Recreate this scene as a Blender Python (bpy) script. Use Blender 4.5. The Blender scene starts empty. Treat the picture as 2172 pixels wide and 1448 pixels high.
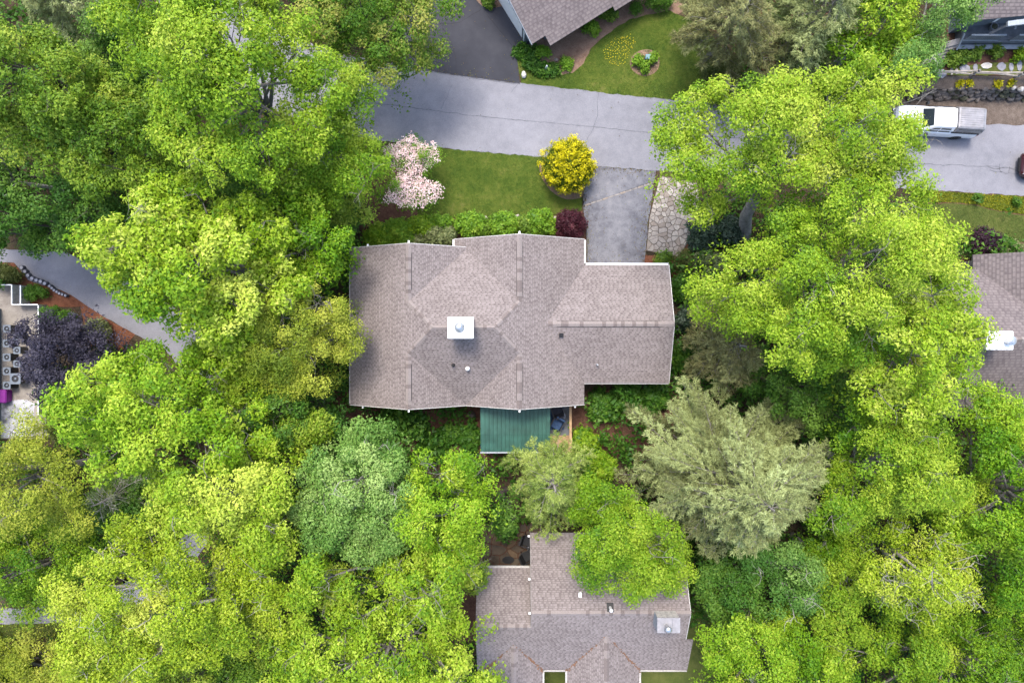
import bpy, bmesh, math, random
import numpy as np
from mathutils import Vector, Matrix

# ------------------------------------------------------------------ camera, sky, sun, exposure
scn = bpy.context.scene
COL = scn.collection
H = 46.0                      # drone height above the road
CX, CY, F = 1086.0, 690.0, 1448.0   # foot point of the drone in the photograph, focal length in photo pixels
cam = bpy.data.cameras.new('camera'); camo = bpy.data.objects.new('camera', cam); COL.objects.link(camo)
camo.location = (0, 0, H); camo.rotation_euler = (0, 0, 0)
cam.sensor_width = 36; cam.lens = 24; cam.shift_y = -34/2172.0
cam.clip_end = 1500; cam.clip_start = 0.5
scn.camera = camo
SUN_EL, SUN_AZ = 64.0, -14.0      # degrees; azimuth from +Y towards +X
w = bpy.data.worlds.new('World'); scn.world = w; w.use_nodes = True
nt = w.node_tree; nt.nodes.clear()
sky = nt.nodes.new('ShaderNodeTexSky'); sky.sky_type = 'NISHITA'; sky.sun_disc = False
sky.sun_elevation = math.radians(SUN_EL); sky.sun_rotation = math.radians(SUN_AZ)
sky.dust_density = 3.0; sky.air_density = 1.0; sky.ozone_density = 1.5
bg = nt.nodes.new('ShaderNodeBackground'); bg.inputs[1].default_value = 0.14
wo = nt.nodes.new('ShaderNodeOutputWorld')
nt.links.new(sky.outputs[0], bg.inputs[0]); nt.links.new(bg.outputs[0], wo.inputs[0])
sl = bpy.data.lights.new('sun', 'SUN'); sl.energy = 1.05; sl.angle = math.radians(14); sl.color = (1.0, .95, .87)
so = bpy.data.objects.new('sun', sl); COL.objects.link(so)
az, el = math.radians(SUN_AZ), math.radians(SUN_EL)
sd = Vector((math.sin(az)*math.cos(el), math.cos(az)*math.cos(el), math.sin(el)))
so.rotation_euler = sd.to_track_quat('Z', 'Y').to_euler(); so.location = (0, 0, 60)
scn.view_settings.view_transform = 'Standard'; scn.view_settings.look = 'None'
scn.view_settings.gamma = 1.0; scn.view_settings.use_curve_mapping = False
scn.view_settings.exposure = 1.98

RNG = np.random.default_rng(7); random.seed(7)
R = math.radians

def P(px, py, z=0.0):
    """photo pixel -> world point on the level z"""
    s = (H - z)/F
    return Vector(((px-CX)*s, (CY-py)*s, z))
def PP(pts, z=0.0): return [P(a, b, z) for a, b in pts]

# ------------------------------------------------------------------ materials
KA = .81      # common albedo level of everything that is not foliage or white paint
def ka(name, c): return c if name in ('white_paint', 'car_white', 'pipe_white') else tuple(v*KA for v in c)
def _mat(name):
    m = bpy.data.materials.new(name); m.use_nodes = True
    n = m.node_tree.nodes; l = m.node_tree.links
    return m, n, l, n['Principled BSDF']
def node(n, t, **k):
    x = n.new(t)
    for a, b in k.items(): setattr(x, a, b)
    return x
def plain(name, c, rough=.6, metal=0.0, spec=.4, var=.12, scale=6.0, bump=0.0):
    c = ka(name, c); m, n, l, p = _mat(name)
    g = node(n, 'ShaderNodeNewGeometry'); t = node(n, 'ShaderNodeTexNoise'); t.inputs['Scale'].default_value = scale; t.inputs['Detail'].default_value = 6
    l.new(g.outputs['Position'], t.inputs['Vector'])
    r = node(n, 'ShaderNodeValToRGB')
    r.color_ramp.elements[0].position = .3; r.color_ramp.elements[1].position = .7
    r.color_ramp.elements[0].color = [v*(1-var) for v in c]+[1]; r.color_ramp.elements[1].color = [min(1, v*(1+var)) for v in c]+[1]
    l.new(t.outputs['Fac'], r.inputs[0]); l.new(r.outputs[0], p.inputs['Base Color'])
    p.inputs['Roughness'].default_value = rough; p.inputs['Metallic'].default_value = metal; p.inputs['Specular IOR Level'].default_value = spec
    if bump:
        b = node(n, 'ShaderNodeBump'); b.inputs['Strength'].default_value = bump; b.inputs['Distance'].default_value = .02
        l.new(t.outputs['Fac'], b.inputs['Height']); l.new(b.outputs[0], p.inputs['Normal'])
    return m
def ground_mat(name, stops, scales=(.35, 3.0, 30.0), weights=(.5, .3, .35), rough=.95, bump=.4, bdist=.03, pos=None):
    """three octaves of noise summed, run through a colour ramp"""
    stops = [ka(name, c) for c in stops]
    m, n, l, p = _mat(name)
    g = node(n, 'ShaderNodeNewGeometry'); acc = None; fine = None
    for s, wt in zip(scales, weights):
        t = node(n, 'ShaderNodeTexNoise'); t.inputs['Scale'].default_value = s; t.inputs['Detail'].default_value = 5; t.inputs['Roughness'].default_value = .62
        l.new(g.outputs['Position'], t.inputs['Vector'])
        ma = node(n, 'ShaderNodeMath', operation='MULTIPLY_ADD'); ma.inputs[1].default_value = wt
        l.new(t.outputs['Fac'], ma.inputs[0])
        if acc is None: ma.inputs[2].default_value = -.5*sum(weights)+.5
        else: l.new(acc.outputs[0], ma.inputs[2])
        acc = ma; fine = t
    mm = node(n, 'ShaderNodeMapRange'); mm.inputs[1].default_value = .32; mm.inputs[2].default_value = .68
    l.new(acc.outputs[0], mm.inputs[0])
    r = node(n, 'ShaderNodeValToRGB'); cr = r.color_ramp
    k = len(stops); ps = pos or [i/(k-1) for i in range(k)]
    while len(cr.elements) < k: cr.elements.new(.5)
    for i, c in enumerate(stops): cr.elements[i].position = ps[i]; cr.elements[i].color = list(c)+[1]
    l.new(mm.outputs[0], r.inputs[0]); l.new(r.outputs[0], p.inputs['Base Color'])
    p.inputs['Roughness'].default_value = rough; p.inputs['Specular IOR Level'].default_value = .2
    if bump:
        b = node(n, 'ShaderNodeBump'); b.inputs['Strength'].default_value = bump; b.inputs['Distance'].default_value = bdist
        l.new(fine.outputs['Fac'], b.inputs['Height']); l.new(b.outputs[0], p.inputs['Normal'])
    return m
def shingle_mat(name, dark, light, tab=.19, exp=.145):
    dark, light = ka(name, dark), ka(name, light)
    m, n, l, p = _mat(name)
    uv = node(n, 'ShaderNodeUVMap'); sp = node(n, 'ShaderNodeSeparateXYZ'); l.new(uv.outputs[0], sp.inputs[0])
    def M(op, a, b=None, c=None):
        x = node(n, 'ShaderNodeMath', operation=op)
        for i, v in enumerate((a, b, c)):
            if v is None: continue
            if isinstance(v, (int, float)): x.inputs[i].default_value = v
            else: l.new(v, x.inputs[i])
        return x.outputs[0]
    row = M('FLOOR', M('DIVIDE', sp.outputs[1], exp))
    wn0 = node(n, 'ShaderNodeTexWhiteNoise', noise_dimensions='1D'); l.new(row, wn0.inputs['W'])
    shift = M('MULTIPLY', wn0.outputs['Value'], 7.0)
    u = M('ADD', M('DIVIDE', sp.outputs[0], tab), shift)
    cell = M('FLOOR', u); fr = M('FRACT', u)
    cv = node(n, 'ShaderNodeCombineXYZ'); l.new(cell, cv.inputs[0]); l.new(row, cv.inputs[1])
    wn = node(n, 'ShaderNodeTexWhiteNoise', noise_dimensions='2D'); l.new(cv.outputs[0], wn.inputs['Vector'])
    wn2 = node(n, 'ShaderNodeTexWhiteNoise', noise_dimensions='3D')
    cv2 = node(n, 'ShaderNodeCombineXYZ'); l.new(cell, cv2.inputs[0]); l.new(row, cv2.inputs[1]); cv2.inputs[2].default_value = 3.3
    l.new(cv2.outputs[0], wn2.inputs['Vector'])
    width = M('MULTIPLY_ADD', wn2.outputs['Value'], .45, .40)          # light tab width inside its cell
    fv = M('FRACT', M('DIVIDE', sp.outputs[1], exp))
    tabm = M('MULTIPLY', M('LESS_THAN', fr, width), M('LESS_THAN', fv, .68))
    lum = M('MULTIPLY_ADD', wn.outputs['Value'], .42, M('MULTIPLY', tabm, .48))
    g = node(n, 'ShaderNodeNewGeometry')
    t = node(n, 'ShaderNodeTexNoise'); t.inputs['Scale'].default_value = .55; t.inputs['Detail'].default_value = 5; l.new(g.outputs['Position'], t.inputs['Vector'])
    t2 = node(n, 'ShaderNodeTexNoise'); t2.inputs['Scale'].default_value = 45; t2.inputs['Detail'].default_value = 3; l.new(g.outputs['Position'], t2.inputs['Vector'])
    lum = M('ADD', lum, M('MULTIPLY_ADD', t.outputs['Fac'], .55, -.27))
    lum = M('ADD', lum, M('MULTIPLY_ADD', t2.outputs['Fac'], .5, -.25))
    r = node(n, 'ShaderNodeValToRGB'); r.color_ramp.elements[0].color = list(dark)+[1]; r.color_ramp.elements[1].color = list(light)+[1]
    l.new(lum, r.inputs[0]); l.new(r.outputs[0], p.inputs['Base Color'])
    p.inputs['Roughness'].default_value = .9; p.inputs['Specular IOR Level'].default_value = .25
    return m
LEAFM = {}
def leaf_mat(key, dark, mid, light, trans=.3, rough=.5):
    if key in LEAFM: return LEAFM[key]
    m, n, l, p = _mat('leaf_'+key)
    a = node(n, 'ShaderNodeAttribute', attribute_name='tint')
    r = node(n, 'ShaderNodeValToRGB'); cr = r.color_ramp; cr.elements.new(.5)
    for e, pos, c in zip(cr.elements, (0, .5, 1), (dark, mid, light)): e.position = pos; e.color = list(c)+[1]
    l.new(a.outputs['Fac'], r.inputs[0]); l.new(r.outputs[0], p.inputs['Base Color'])
    p.inputs['Roughness'].default_value = rough; p.inputs['Specular IOR Level'].default_value = .18
    tr = node(n, 'ShaderNodeBsdfTranslucent'); l.new(r.outputs[0], tr.inputs[0])
    mx = node(n, 'ShaderNodeMixShader'); mx.inputs[0].default_value = trans
    l.new(p.outputs[0], mx.inputs[1]); l.new(tr.outputs[0], mx.inputs[2])
    l.new(mx.outputs[0], n['Material Output'].inputs[0])
    LEAFM[key] = m; return m

MAT = {}
MAT['shingle'] = shingle_mat('shingle', (.140, .116, .109), (.272, .235, .224), tab=.27, exp=.125)
MAT['shingle_old'] = shingle_mat('shingle_old', (.118, .098, .098), (.205, .174, .168), tab=.34, exp=.2)
MAT['ridge_light'] = plain('ridge_light', (.24, .205, .19), .9, var=.2, scale=20)
MAT['ridge_dark'] = plain('ridge_dark', (.165, .135, .125), .9, var=.2, scale=20)
MAT['vent_black'] = plain('vent_black', (.012, .012, .013), .6)
MAT['white'] = plain('white_paint', (.78, .78, .77), .5, var=.04)
MAT['dirty_white'] = plain('dirty_white', (.55, .53, .50), .6, var=.25, scale=9)
MAT['cap_grey'] = plain('cap_grey', (.27, .26, .265), .5, var=.15)
MAT['siding'] = plain('grey_siding', (.20, .19, .175), .8)
MAT['siding_blue'] = plain('blue_grey_siding', (.14, .165, .19), .8)
MAT['trim_grey'] = plain('trim_grey', (.30, .33, .36), .6)
MAT['glass'] = plain('window_glass', (.03, .04, .05), .08, spec=.8)
MAT['metal'] = plain('galvanised', (.55, .56, .57), .35, .8)
MAT['pipe_white'] = plain('pipe_white', (.75, .75, .74), .35)
MAT['green_metal'] = plain('green_metal', (.034, .105, .080), .5, .0, .45, var=.28, scale=1.6)
MAT['asphalt_old'] = ground_mat('asphalt_old', [(.16, .16, .178), (.215, .214, .236), (.275, .272, .295)], (.12, 1.6, 30), (.55, .32, .75), .9, .25, .01)
MAT['asphalt_dark'] = ground_mat('asphalt_dark', [(.030, .031, .039), (.043, .044, .054), (.062, .062, .072)], (.25, 1.4, 38), (.6, .3, .35), .8, .2, .008)
MAT['drive'] = ground_mat('drive_worn', [(.075, .075, .088), (.16, .16, .178), (.235, .232, .245)], (.5, 2.2, 26), (.55, .4, .4), .9, .3, .01)
MAT['crack'] = plain('crack', (.125, .125, .138), .95, var=.3)
MAT['crack_fill'] = plain('crack_fill', (.02, .02, .025), .8, var=.2)
MAT['forest'] = ground_mat('forest_floor', [(.018, .016, .010), (.045, .033, .020), (.085, .058, .036), (.05, .06, .02)], (.3, 2.5, 18), (.6, .4, .5), .95, .8, .05)
MAT['debris'] = plain('leaf_debris', (.16, .085, .05), .95, var=.5, scale=14, bump=.6)
MAT['mulch'] = ground_mat('mulch', [(.060, .027, .018), (.125, .062, .040), (.20, .115, .078)], (.4, 4, 22), (.3, .4, .7), .95, .9, .04)
MAT['mulch_red'] = ground_mat('mulch_red', [(.085, .030, .016), (.175, .068, .036), (.25, .12, .07)], (.4, 4, 22), (.3, .4, .7), .95, .9, .04)
MAT['mulch_pale'] = ground_mat('mulch_pale', [(.13, .075, .048), (.235, .15, .105), (.34, .24, .17)], (.4, 3, 22), (.4, .4, .7), .95, .9, .04)
MAT['dirt'] = ground_mat('dirt', [(.06, .045, .036), (.13, .10, .08), (.21, .17, .14)], (.4, 3, 22), (.4, .4, .6), .95, .8, .04)
MAT['lawn'] = ground_mat('lawn', [(.030, .058, .007), (.058, .095, .010), (.10, .13, .018), (.17, .16, .045)], (.45, 2.6, 28), (.55, .35, .4), .95, .9, .05)
MAT['lawn_olive'] = ground_mat('lawn_olive', [(.04, .06, .012), (.085, .105, .022), (.14, .145, .04)], (.45, 2.6, 28), (.55, .35, .4), .95, .9, .05)
MAT['concrete'] = ground_mat('concrete', [(.14, .12, .105), (.28, .25, .215), (.36, .33, .29)], (.35, 2.2, 16), (.6, .35, .3), .9, .3, .01)
MAT['concrete_pale'] = ground_mat('concrete_pale', [(.16, .16, .17), (.42, .42, .44), (.60, .60, .62)], (.6, 3.2, 16), (.7, .6, .3), .9, .3, .01)
MAT['flag'] = plain('flagstone', (.33, .29, .25), .85, var=.22, scale=3, bump=.4)
MAT['flag2'] = plain('flagstone_pale', (.40, .36, .31), .85, var=.18, scale=4, bump=.4)
MAT['flag3'] = plain('flagstone_tan', (.27, .225, .185), .85, var=.2, scale=4, bump=.4)
MAT['flag_dark'] = plain('flagstone_dark', (.10, .075, .052), .85, var=.35, scale=2, bump=.5)
MAT['flag_dark2'] = plain('flagstone_brown', (.15, .10, .06), .85, var=.3, scale=2, bump=.5)
MAT['slate'] = plain('slate_pale', (.24, .24, .27), .8, var=.2, scale=5, bump=.5)
MAT['rock'] = plain('rock', (.14, .12, .105), .9, var=.4, scale=5, bump=.8)
MAT['rock_moss'] = plain('rock_moss', (.075, .075, .045), .9, var=.5, scale=5, bump=.8)
MAT['rock_pale'] = plain('rock_pale', (.55, .52, .48), .85, var=.2, scale=6, bump=.5)
MAT['bark'] = plain('bark', (.21, .19, .165), .95, var=.35, scale=5, bump=.6)
MAT['bark_pale'] = plain('bark_pale', (.36, .33, .29), .95, var=.3, scale=5, bump=.6)
MAT['bark_dark'] = plain('bark_dark', (.075, .06, .05), .95, var=.35, scale=5, bump=.6)
MAT['wood_grey'] = plain('weathered_wood', (.24, .22, .205), .9, var=.35, scale=4, bump=.4)
MAT['wood_old'] = plain('fence_rail_wood', (.33, .29, .25), .9, var=.35, scale=4, bump=.4)
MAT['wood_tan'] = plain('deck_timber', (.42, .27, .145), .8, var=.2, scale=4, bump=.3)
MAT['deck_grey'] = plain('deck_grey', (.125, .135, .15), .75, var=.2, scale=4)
MAT['rail_grey'] = plain('rail_grey', (.24, .27, .30), .6, var=.12)
MAT['car_white'] = plain('car_white', (.80, .81, .82), .22, spec=.6, var=.02)
MAT['car_red'] = plain('car_red', (.045, .006, .010), .18, spec=.7, var=.05)
MAT['rubber'] = plain('rubber', (.018, .018, .018), .8)
MAT['plastic_black'] = plain('plastic_black', (.02, .02, .022), .5)
MAT['chrome'] = plain('chrome', (.6, .6, .62), .2, 1.0)
MAT['topper'] = plain('topper_shell', (.30, .29, .295), .35, .2, var=.2, scale=3)
MAT['tail_red'] = plain('tail_red', (.35, .02, .02), .25)
MAT['lamp_clear'] = plain('lamp_clear', (.7, .7, .68), .1, spec=.7)
MAT['ac_grey'] = plain('ac_grey', (.15, .175, .21), .55, var=.1)
MAT['ac_fan'] = plain('ac_fan', (.10, .055, .042), .7, var=.3)
MAT['purple'] = plain('purple_vinyl', (.22, .02, .24), .6, var=.1)
MAT['blue_cloth'] = plain('blue_cloth', (.035, .075, .16), .85, var=.25, scale=8)
MAT['dark_cloth'] = plain('dark_cloth', (.03, .032, .045), .85, var=.25, scale=8)
MAT['teal'] = plain('utility_teal', (.13, .26, .30), .5, var=.1)
MAT['mint'] = plain('mint_plastic', (.42, .55, .46), .5, var=.1)
MAT['post_ring'] = plain('edging_concrete', (.33, .33, .36), .85, var=.15)
MAT['post_side'] = plain('edging_side', (.10, .10, .12), .85, var=.15)

# ------------------------------------------------------------------ mesh helpers
class MB:
    def __init__(s): s.v = []; s.f = []; s.uv = None
    def add(s, vs, fs):
        o = len(s.v); s.v += [tuple(x) for x in vs]; s.f += [tuple(o+i for i in f) for f in fs]; return s
    def box(s, x0, x1, y0, y1, z0, z1):
        return s.add([(x0, y0, z0), (x1, y0, z0), (x1, y1, z0), (x0, y1, z0), (x0, y0, z1), (x1, y0, z1), (x1, y1, z1), (x0, y1, z1)],
                     [(3, 2, 1, 0), (4, 5, 6, 7), (0, 1, 5, 4), (1, 2, 6, 5), (2, 3, 7, 6), (3, 0, 4, 7)])
    def cbox(s, x0, x1, y0, y1, z0, z1, b=.03):
        """box with chamfered vertical and top edges"""
        b = min(b, (x1-x0)*.45, (y1-y0)*.45)
        def ring(i, z):
            return [(x0+i+b, y0+i, z), (x1-i-b, y0+i, z), (x1-i, y0+i+b, z), (x1-i, y1-i-b, z), (x1-i-b, y1-i, z), (x0+i+b, y1-i, z), (x0+i, y1-i-b, z), (x0+i, y0+i+b, z)]
        vs = ring(0, z0)+ring(0, z1-b)+ring(b*.7, z1)
        fs = [tuple(range(7, -1, -1)), tuple(range(16, 24))]
        for r in (0, 8):
            for i in range(8): j = (i+1) % 8; fs.append((r+i, r+j, r+8+j, r+8+i))
        return s.add(vs, fs)
    def bar(s, a, b, wd, ht=None, up=(0, 0, 1)):
        """rectangular bar from a to b"""
        a, b = Vector(a), Vector(b); d = (b-a).normalized(); ht = ht or wd
        sd_ = d.cross(Vector(up))
        if sd_.length < 1e-3: sd_ = d.cross(Vector((0, 1, 0)))
        sd_.normalize(); u = sd_.cross(d)
        vs = []
        for q in (a, b):
            for i, j in ((-1, -1), (1, -1), (1, 1), (-1, 1)): vs.append(q+sd_*(i*wd/2)+u*(j*ht/2))
        return s.add(vs, [(0, 1, 2, 3), (7, 6, 5, 4), (0, 4, 5, 1), (1, 5, 6, 2), (2, 6, 7, 3), (3, 7, 4, 0)])
    def tube(s, pts, rad, n=6, caps=True):
        pts = [Vector(p) for p in pts]; o = len(s.v); m = len(pts)
        ref = Vector((.31, .17, .94))
        for i, p in enumerate(pts):
            d = (pts[min(i+1, m-1)]-pts[max(i-1, 0)])
            if d.length < 1e-6: d = Vector((0, 0, 1))
            d.normalize()
            a = d.cross(ref)
            if a.length < .05: a = d.cross(Vector((1, 0, 0)))
            a.normalize(); b = d.cross(a)
            r = rad[i] if isinstance(rad, (list, tuple)) else rad
            for k in range(n):
                t = 2*math.pi*k/n; s.v.append(tuple(p+a*(r*math.cos(t))+b*(r*math.sin(t))))
        for i in range(m-1):
            for k in range(n):
                k2 = (k+1) % n; s.f.append((o+i*n+k, o+i*n+k2, o+(i+1)*n+k2, o+(i+1)*n+k))
        if caps:
            s.f.append(tuple(o+k for k in range(n-1, -1, -1))); s.f.append(tuple(o+(m-1)*n+k for k in range(n)))
        return s
    def lathe(s, cx, cy, prof, n=16):
        o = len(s.v)
        for r, z in prof:
            for k in range(n):
                t = 2*math.pi*k/n; s.v.append((cx+r*math.cos(t), cy+r*math.sin(t), z))
        for i in range(len(prof)-1):
            for k in range(n):
                k2 = (k+1) % n; s.f.append((o+i*n+k, o+i*n+k2, o+(i+1)*n+k2, o+(i+1)*n+k))
        s.f.append(tuple(o+k for k in range(n-1, -1, -1))); s.f.append(tuple(o+(len(prof)-1)*n+k for k in range(n)))
        return s
    def prism(s, poly, z0, z1, inset=0.0):
        """extrude a 2D polygon; inset shrinks the top a little about its centre"""
        n = len(poly); c = sum((Vector((p[0], p[1])) for p in poly), Vector((0, 0)))/n
        vs = [(p[0], p[1], z0) for p in poly]
        top = [Vector((p[0], p[1])) for p in poly]
        if inset:
            vs += [(t.x, t.y, z1-inset*.5) for t in top]
            top = [t+(c-t).normalized()*min(inset, (c-t).length*.5) for t in top]
        vs += [(t.x, t.y, z1) for t in top]
        L = 3 if inset else 2
        fs = [tuple(range(n-1, -1, -1)), tuple(range((L-1)*n, L*n))]
        for r in range(L-1):
            for i in range(n):
                j = (i+1) % n; fs.append((r*n+i, r*n+j, (r+1)*n+j, (r+1)*n+i))
        return s.add(vs, fs)
    def mesh(s, name, smooth=False):
        me = bpy.data.meshes.new(name); me.from_pydata(s.v, [], s.f); me.update()
        if smooth: me.shade_smooth()
        return me

def obj(name, data, mat=None, parent=None, loc=None, smooth=False, local=False):
    """link a mesh; world-built meshes under a parent are moved into the parent's frame (parents of world-built parts are never rotated)"""
    if isinstance(data, MB): data = data.mesh(name, smooth)
    o = bpy.data.objects.new(name, data); COL.objects.link(o)
    if mat is not None and len(data.materials) == 0: data.materials.append(MAT[mat] if isinstance(mat, str) else mat)
    if parent is not None:
        o.parent = parent
        if not local:
            r = parent
            off = Vector((0, 0, 0))
            while r is not None: off += r.location; r = r.parent
            o.location = -off
    if loc is not None: o.location = loc
    return o
def empty(name, loc, rz=0):
    o = bpy.data.objects.new(name, None); COL.objects.link(o); o.location = loc; o.rotation_euler = (0, 0, rz); o.empty_display_size = .3
    return o
def tag(o, label, cat, group=None):
    o['label'] = label; o['category'] = cat
    if group: o['group'] = group
    return o
def kind(o, k): o['kind'] = k; return o

def poly_mesh(name, pts, z=None):
    bm = bmesh.new()
    f = bm.faces.new([bm.verts.new((p[0], p[1], p[2] if z is None else z)) for p in pts])
    if f.normal.z < 0 or True:
        bm.normal_update()
        if f.normal.z < 0: f.normal_flip()
    bmesh.ops.triangulate(bm, faces=bm.faces[:])
    me = bpy.data.meshes.new(name); bm.to_mesh(me); bm.free(); return me
def wobble(pts, step=.35, amp=.05, seed=0):
    rg = random.Random(seed); out = []
    n = len(pts)
    for i in range(n):
        a = Vector((pts[i][0], pts[i][1])); b = Vector((pts[(i+1) % n][0], pts[(i+1) % n][1]))
        k = max(1, int((b-a).length/step)); d = (b-a); nn = Vector((-d.y, d.x))
        if nn.length: nn.normalize()
        for j in range(k):
            q = a+d*(j/k)
            if j: q += nn*rg.uniform(-amp, amp)
            out.append((q.x, q.y))
    return out
def smooth_poly(pts, it=2):
    for _ in range(it):
        o = []
        for i in range(len(pts)):
            a, b = Vector(pts[i][:2]), Vector(pts[(i+1) % len(pts)][:2])
            o.append(tuple(a*.75+b*.25)); o.append(tuple(a*.25+b*.75))
        pts = o
    return pts
def sheet(name, px, z, mat, amp=.05, step=.35, smooth=0, parent=None, seed=1, base=0.0):
    pts = [tuple(P(a, b, base)[:2]) for a, b in px]
    if smooth: pts = smooth_poly(pts, smooth)
    pts2 = wobble(pts, step, amp, seed) if amp else pts
    o = obj(name, poly_mesh(name, pts2, base+z), mat, parent)
    if parent is None: kind(o, 'structure')
    o_pts = pts
    return o, o_pts
def inside(pts, X, Y):
    X = np.asarray(X); Y = np.asarray(Y); c = np.zeros(X.shape, bool); n = len(pts)
    for i in range(n):
        x0, y0 = pts[i][0], pts[i][1]; x1, y1 = pts[(i+1) % n][0], pts[(i+1) % n][1]
        if y0 == y1: continue
        k = ((y0 > Y) != (y1 > Y)) & (X < (x1-x0)*(Y-y0)/(y1-y0)+x0); c ^= k
    return c
def edge_dist(pts, X, Y):
    d = np.full(np.shape(X), 1e9); n = len(pts)
    for i in range(n):
        a = np.array(pts[i][:2]); b = np.array(pts[(i+1) % n][:2]); ab = b-a; L = (ab**2).sum()+1e-9
        t = np.clip(((X-a[0])*ab[0]+(Y-a[1])*ab[1])/L, 0, 1)
        d = np.minimum(d, np.hypot(X-(a[0]+t*ab[0]), Y-(a[1]+t*ab[1])))
    return d

# ------------------------------------------------------------------ leaves
TRIS = [0]
def leaf_mesh(name, C, N, T, L, W, tint, fold=.18):
    """one pointed leaf blade per row: centre, normal, axis, length, width"""
    n = len(C); TRIS[0] += n
    N = N/np.linalg.norm(N, axis=1, keepdims=True)
    T = T-N*(T*N).sum(1, keepdims=True); T /= (np.linalg.norm(T, axis=1, keepdims=True)+1e-9)
    B = np.cross(N, T); L = np.broadcast_to(L, (n,))[:, None]; W = np.broadcast_to(W, (n,))[:, None]
    V = np.empty((n, 3, 3), np.float32)
    V[:, 0] = C-T*L*.42+B*W*.5+N*L*fold*.6; V[:, 1] = C+T*L*.58-N*L*fold; V[:, 2] = C-T*L*.42-B*W*.5+N*L*fold*.6
    me = bpy.data.meshes.new(name)
    me.vertices.add(3*n); me.vertices.foreach_set('co', V.reshape(-1))
    me.loops.add(3*n); me.loops.foreach_set('vertex_index', np.arange(3*n, dtype=np.int32))
    me.polygons.add(n); me.polygons.foreach_set('loop_start', np.arange(0, 3*n, 3, dtype=np.int32))
    me.update(calc_edges=True)
    at = me.attributes.new('tint', 'FLOAT', 'FACE'); at.data.foreach_set('value', np.clip(tint, 0, 1).astype(np.float32))
    return me
def rdir(n, zmin=-1.0):
    z = RNG.uniform(zmin, 1, n); t = RNG.uniform(0, 2*math.pi, n); r = np.sqrt(1-z*z)
    return np.stack([r*np.cos(t), r*np.sin(t), z], 1)
def puff_leaves(PC, PR, PT, per, leaf, aspect=.72, flat=.75, upb=.95, zmin=-.55, jit=.5):
    """leaves spread through flattened balls PC/PR; PT is the tint of each ball"""
    k = np.repeat(np.arange(len(PC)), per); n = len(k)
    D = rdir(n, zmin); rad = PR[k]*(.30+.85*RNG.random(n)**.7)
    C = PC[k]+D*rad[:, None]*np.array([1, 1, flat])+RNG.normal(0, .06, (n, 3))
    N = D*.75+np.array([0, 0, upb])+RNG.normal(0, jit, (n, 3))
    T = D+RNG.normal(0, .7, (n, 3))
    L = leaf*np.clip(np.exp(RNG.normal(-.03, .25, n)), .5, 1.7)
    return C, N, T, L, L*aspect, PT[k]+RNG.normal(0, .16, n)

def darts(pts, sp, n=None, tries=900, inset=.3, seed=0):
    rg = np.random.default_rng(seed)
    A = np.array([p[:2] for p in pts]); lo, hi = A.min(0), A.max(0)
    cand = rg.uniform(lo, hi, (tries*3, 2)); ok = inside(pts, cand[:, 0], cand[:, 1]); cand = cand[ok]
    d = edge_dist(pts, cand[:, 0], cand[:, 1]); cand = cand[d > inset]
    out = []
    for c in cand:
        if all((c[0]-o[0])**2+(c[1]-o[1])**2 > sp*sp for o in out): out.append(c)
        if n and len(out) >= n: break
    return np.array(out) if out else np.array([A.mean(0)])

SPEC = {}   # foliage kinds: dark, mid, light leaf colours, leaf length, bark
SPEC['tulip'] = ((.078, .178, .008), (.212, .33, .013), (.41, .48, .06), .20, 'bark')
SPEC['gold'] = ((.10, .195, .008), (.265, .36, .015), (.45, .50, .07), .17, 'bark_pale')
SPEC['hick'] = ((.085, .195, .006), (.235, .35, .013), (.48, .54, .09), .26, 'bark')
SPEC['lime'] = ((.060, .165, .005), (.170, .305, .010), (.36, .46, .040), .23, 'bark')
SPEC['maple'] = ((.048, .118, .007), (.135, .230, .013), (.32, .39, .045), .20, 'bark_dark')
SPEC['maple_red'] = ((.042, .115, .006), (.105, .20, .014), (.30, .30, .06), .19, 'bark_dark')
SPEC['blue'] = ((.060, .150, .020), (.155, .275, .050), (.30, .41, .115), .17, 'bark_pale')
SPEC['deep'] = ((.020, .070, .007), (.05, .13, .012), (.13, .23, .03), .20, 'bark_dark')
SPEC['olive'] = ((0.094, 0.15, 0.011), (0.237, 0.294, 0.023), (0.425, 0.438, 0.062), .14, 'bark')
SPEC['sage'] = ((0.108, 0.156, 0.054), (0.192, 0.252, 0.097), (0.3, 0.348, 0.162), .12, 'bark_pale')
SPEC['oak'] = ((.052, .145, .005), (.150, .262, .010), (.32, .41, .035), .17, 'bark')
SPEC['plum'] = ((.020, .018, .032), (.048, .044, .066), (.10, .094, .125), .17, 'bark_dark')
SPEC['pine'] = ((.12, .130, .045), (.255, .295, .105), (.40, .46, .19), .30, 'bark')
SPEC['pine_brown'] = ((.10, .095, .035), (.20, .20, .072), (.30, .32, .125), .30, 'bark')
SPEC['hemlock'] = ((.085, .140, .022), (.225, .300, .055), (.40, .46, .12), .24, 'bark')
SPEC['pink'] = ((.62, .40, .41), (.80, .60, .57), (.88, .76, .72), .13, 'bark')
SPEC['goldbush'] = ((.05, .10, .006), (.42, .38, .006), (.64, .56, .012), .15, 'bark')
SPEC['redbush'] = ((.030, .008, .012), (.062, .015, .024), (.11, .032, .04), .13, 'bark_dark')
SPEC['purplebush'] = ((.022, .010, .018), (.045, .02, .032), (.085, .04, .055), .13, 'bark_dark')
SPEC['rhodo'] = ((.045, .095, .010), (.115, .20, .020), (.25, .33, .045), .18, 'bark')
SPEC['rhodo_pale'] = ((.07, .10, .03), (.16, .19, .07), (.29, .30, .14), .17, 'bark')
SPEC['brightbush'] = ((.06, .145, .010), (.14, .27, .018), (.27, .37, .035), .15, 'bark')
SPEC['laurel'] = ((.014, .030, .016), (.035, .06, .035), (.10, .125, .09), .19, 'bark_dark')
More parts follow.
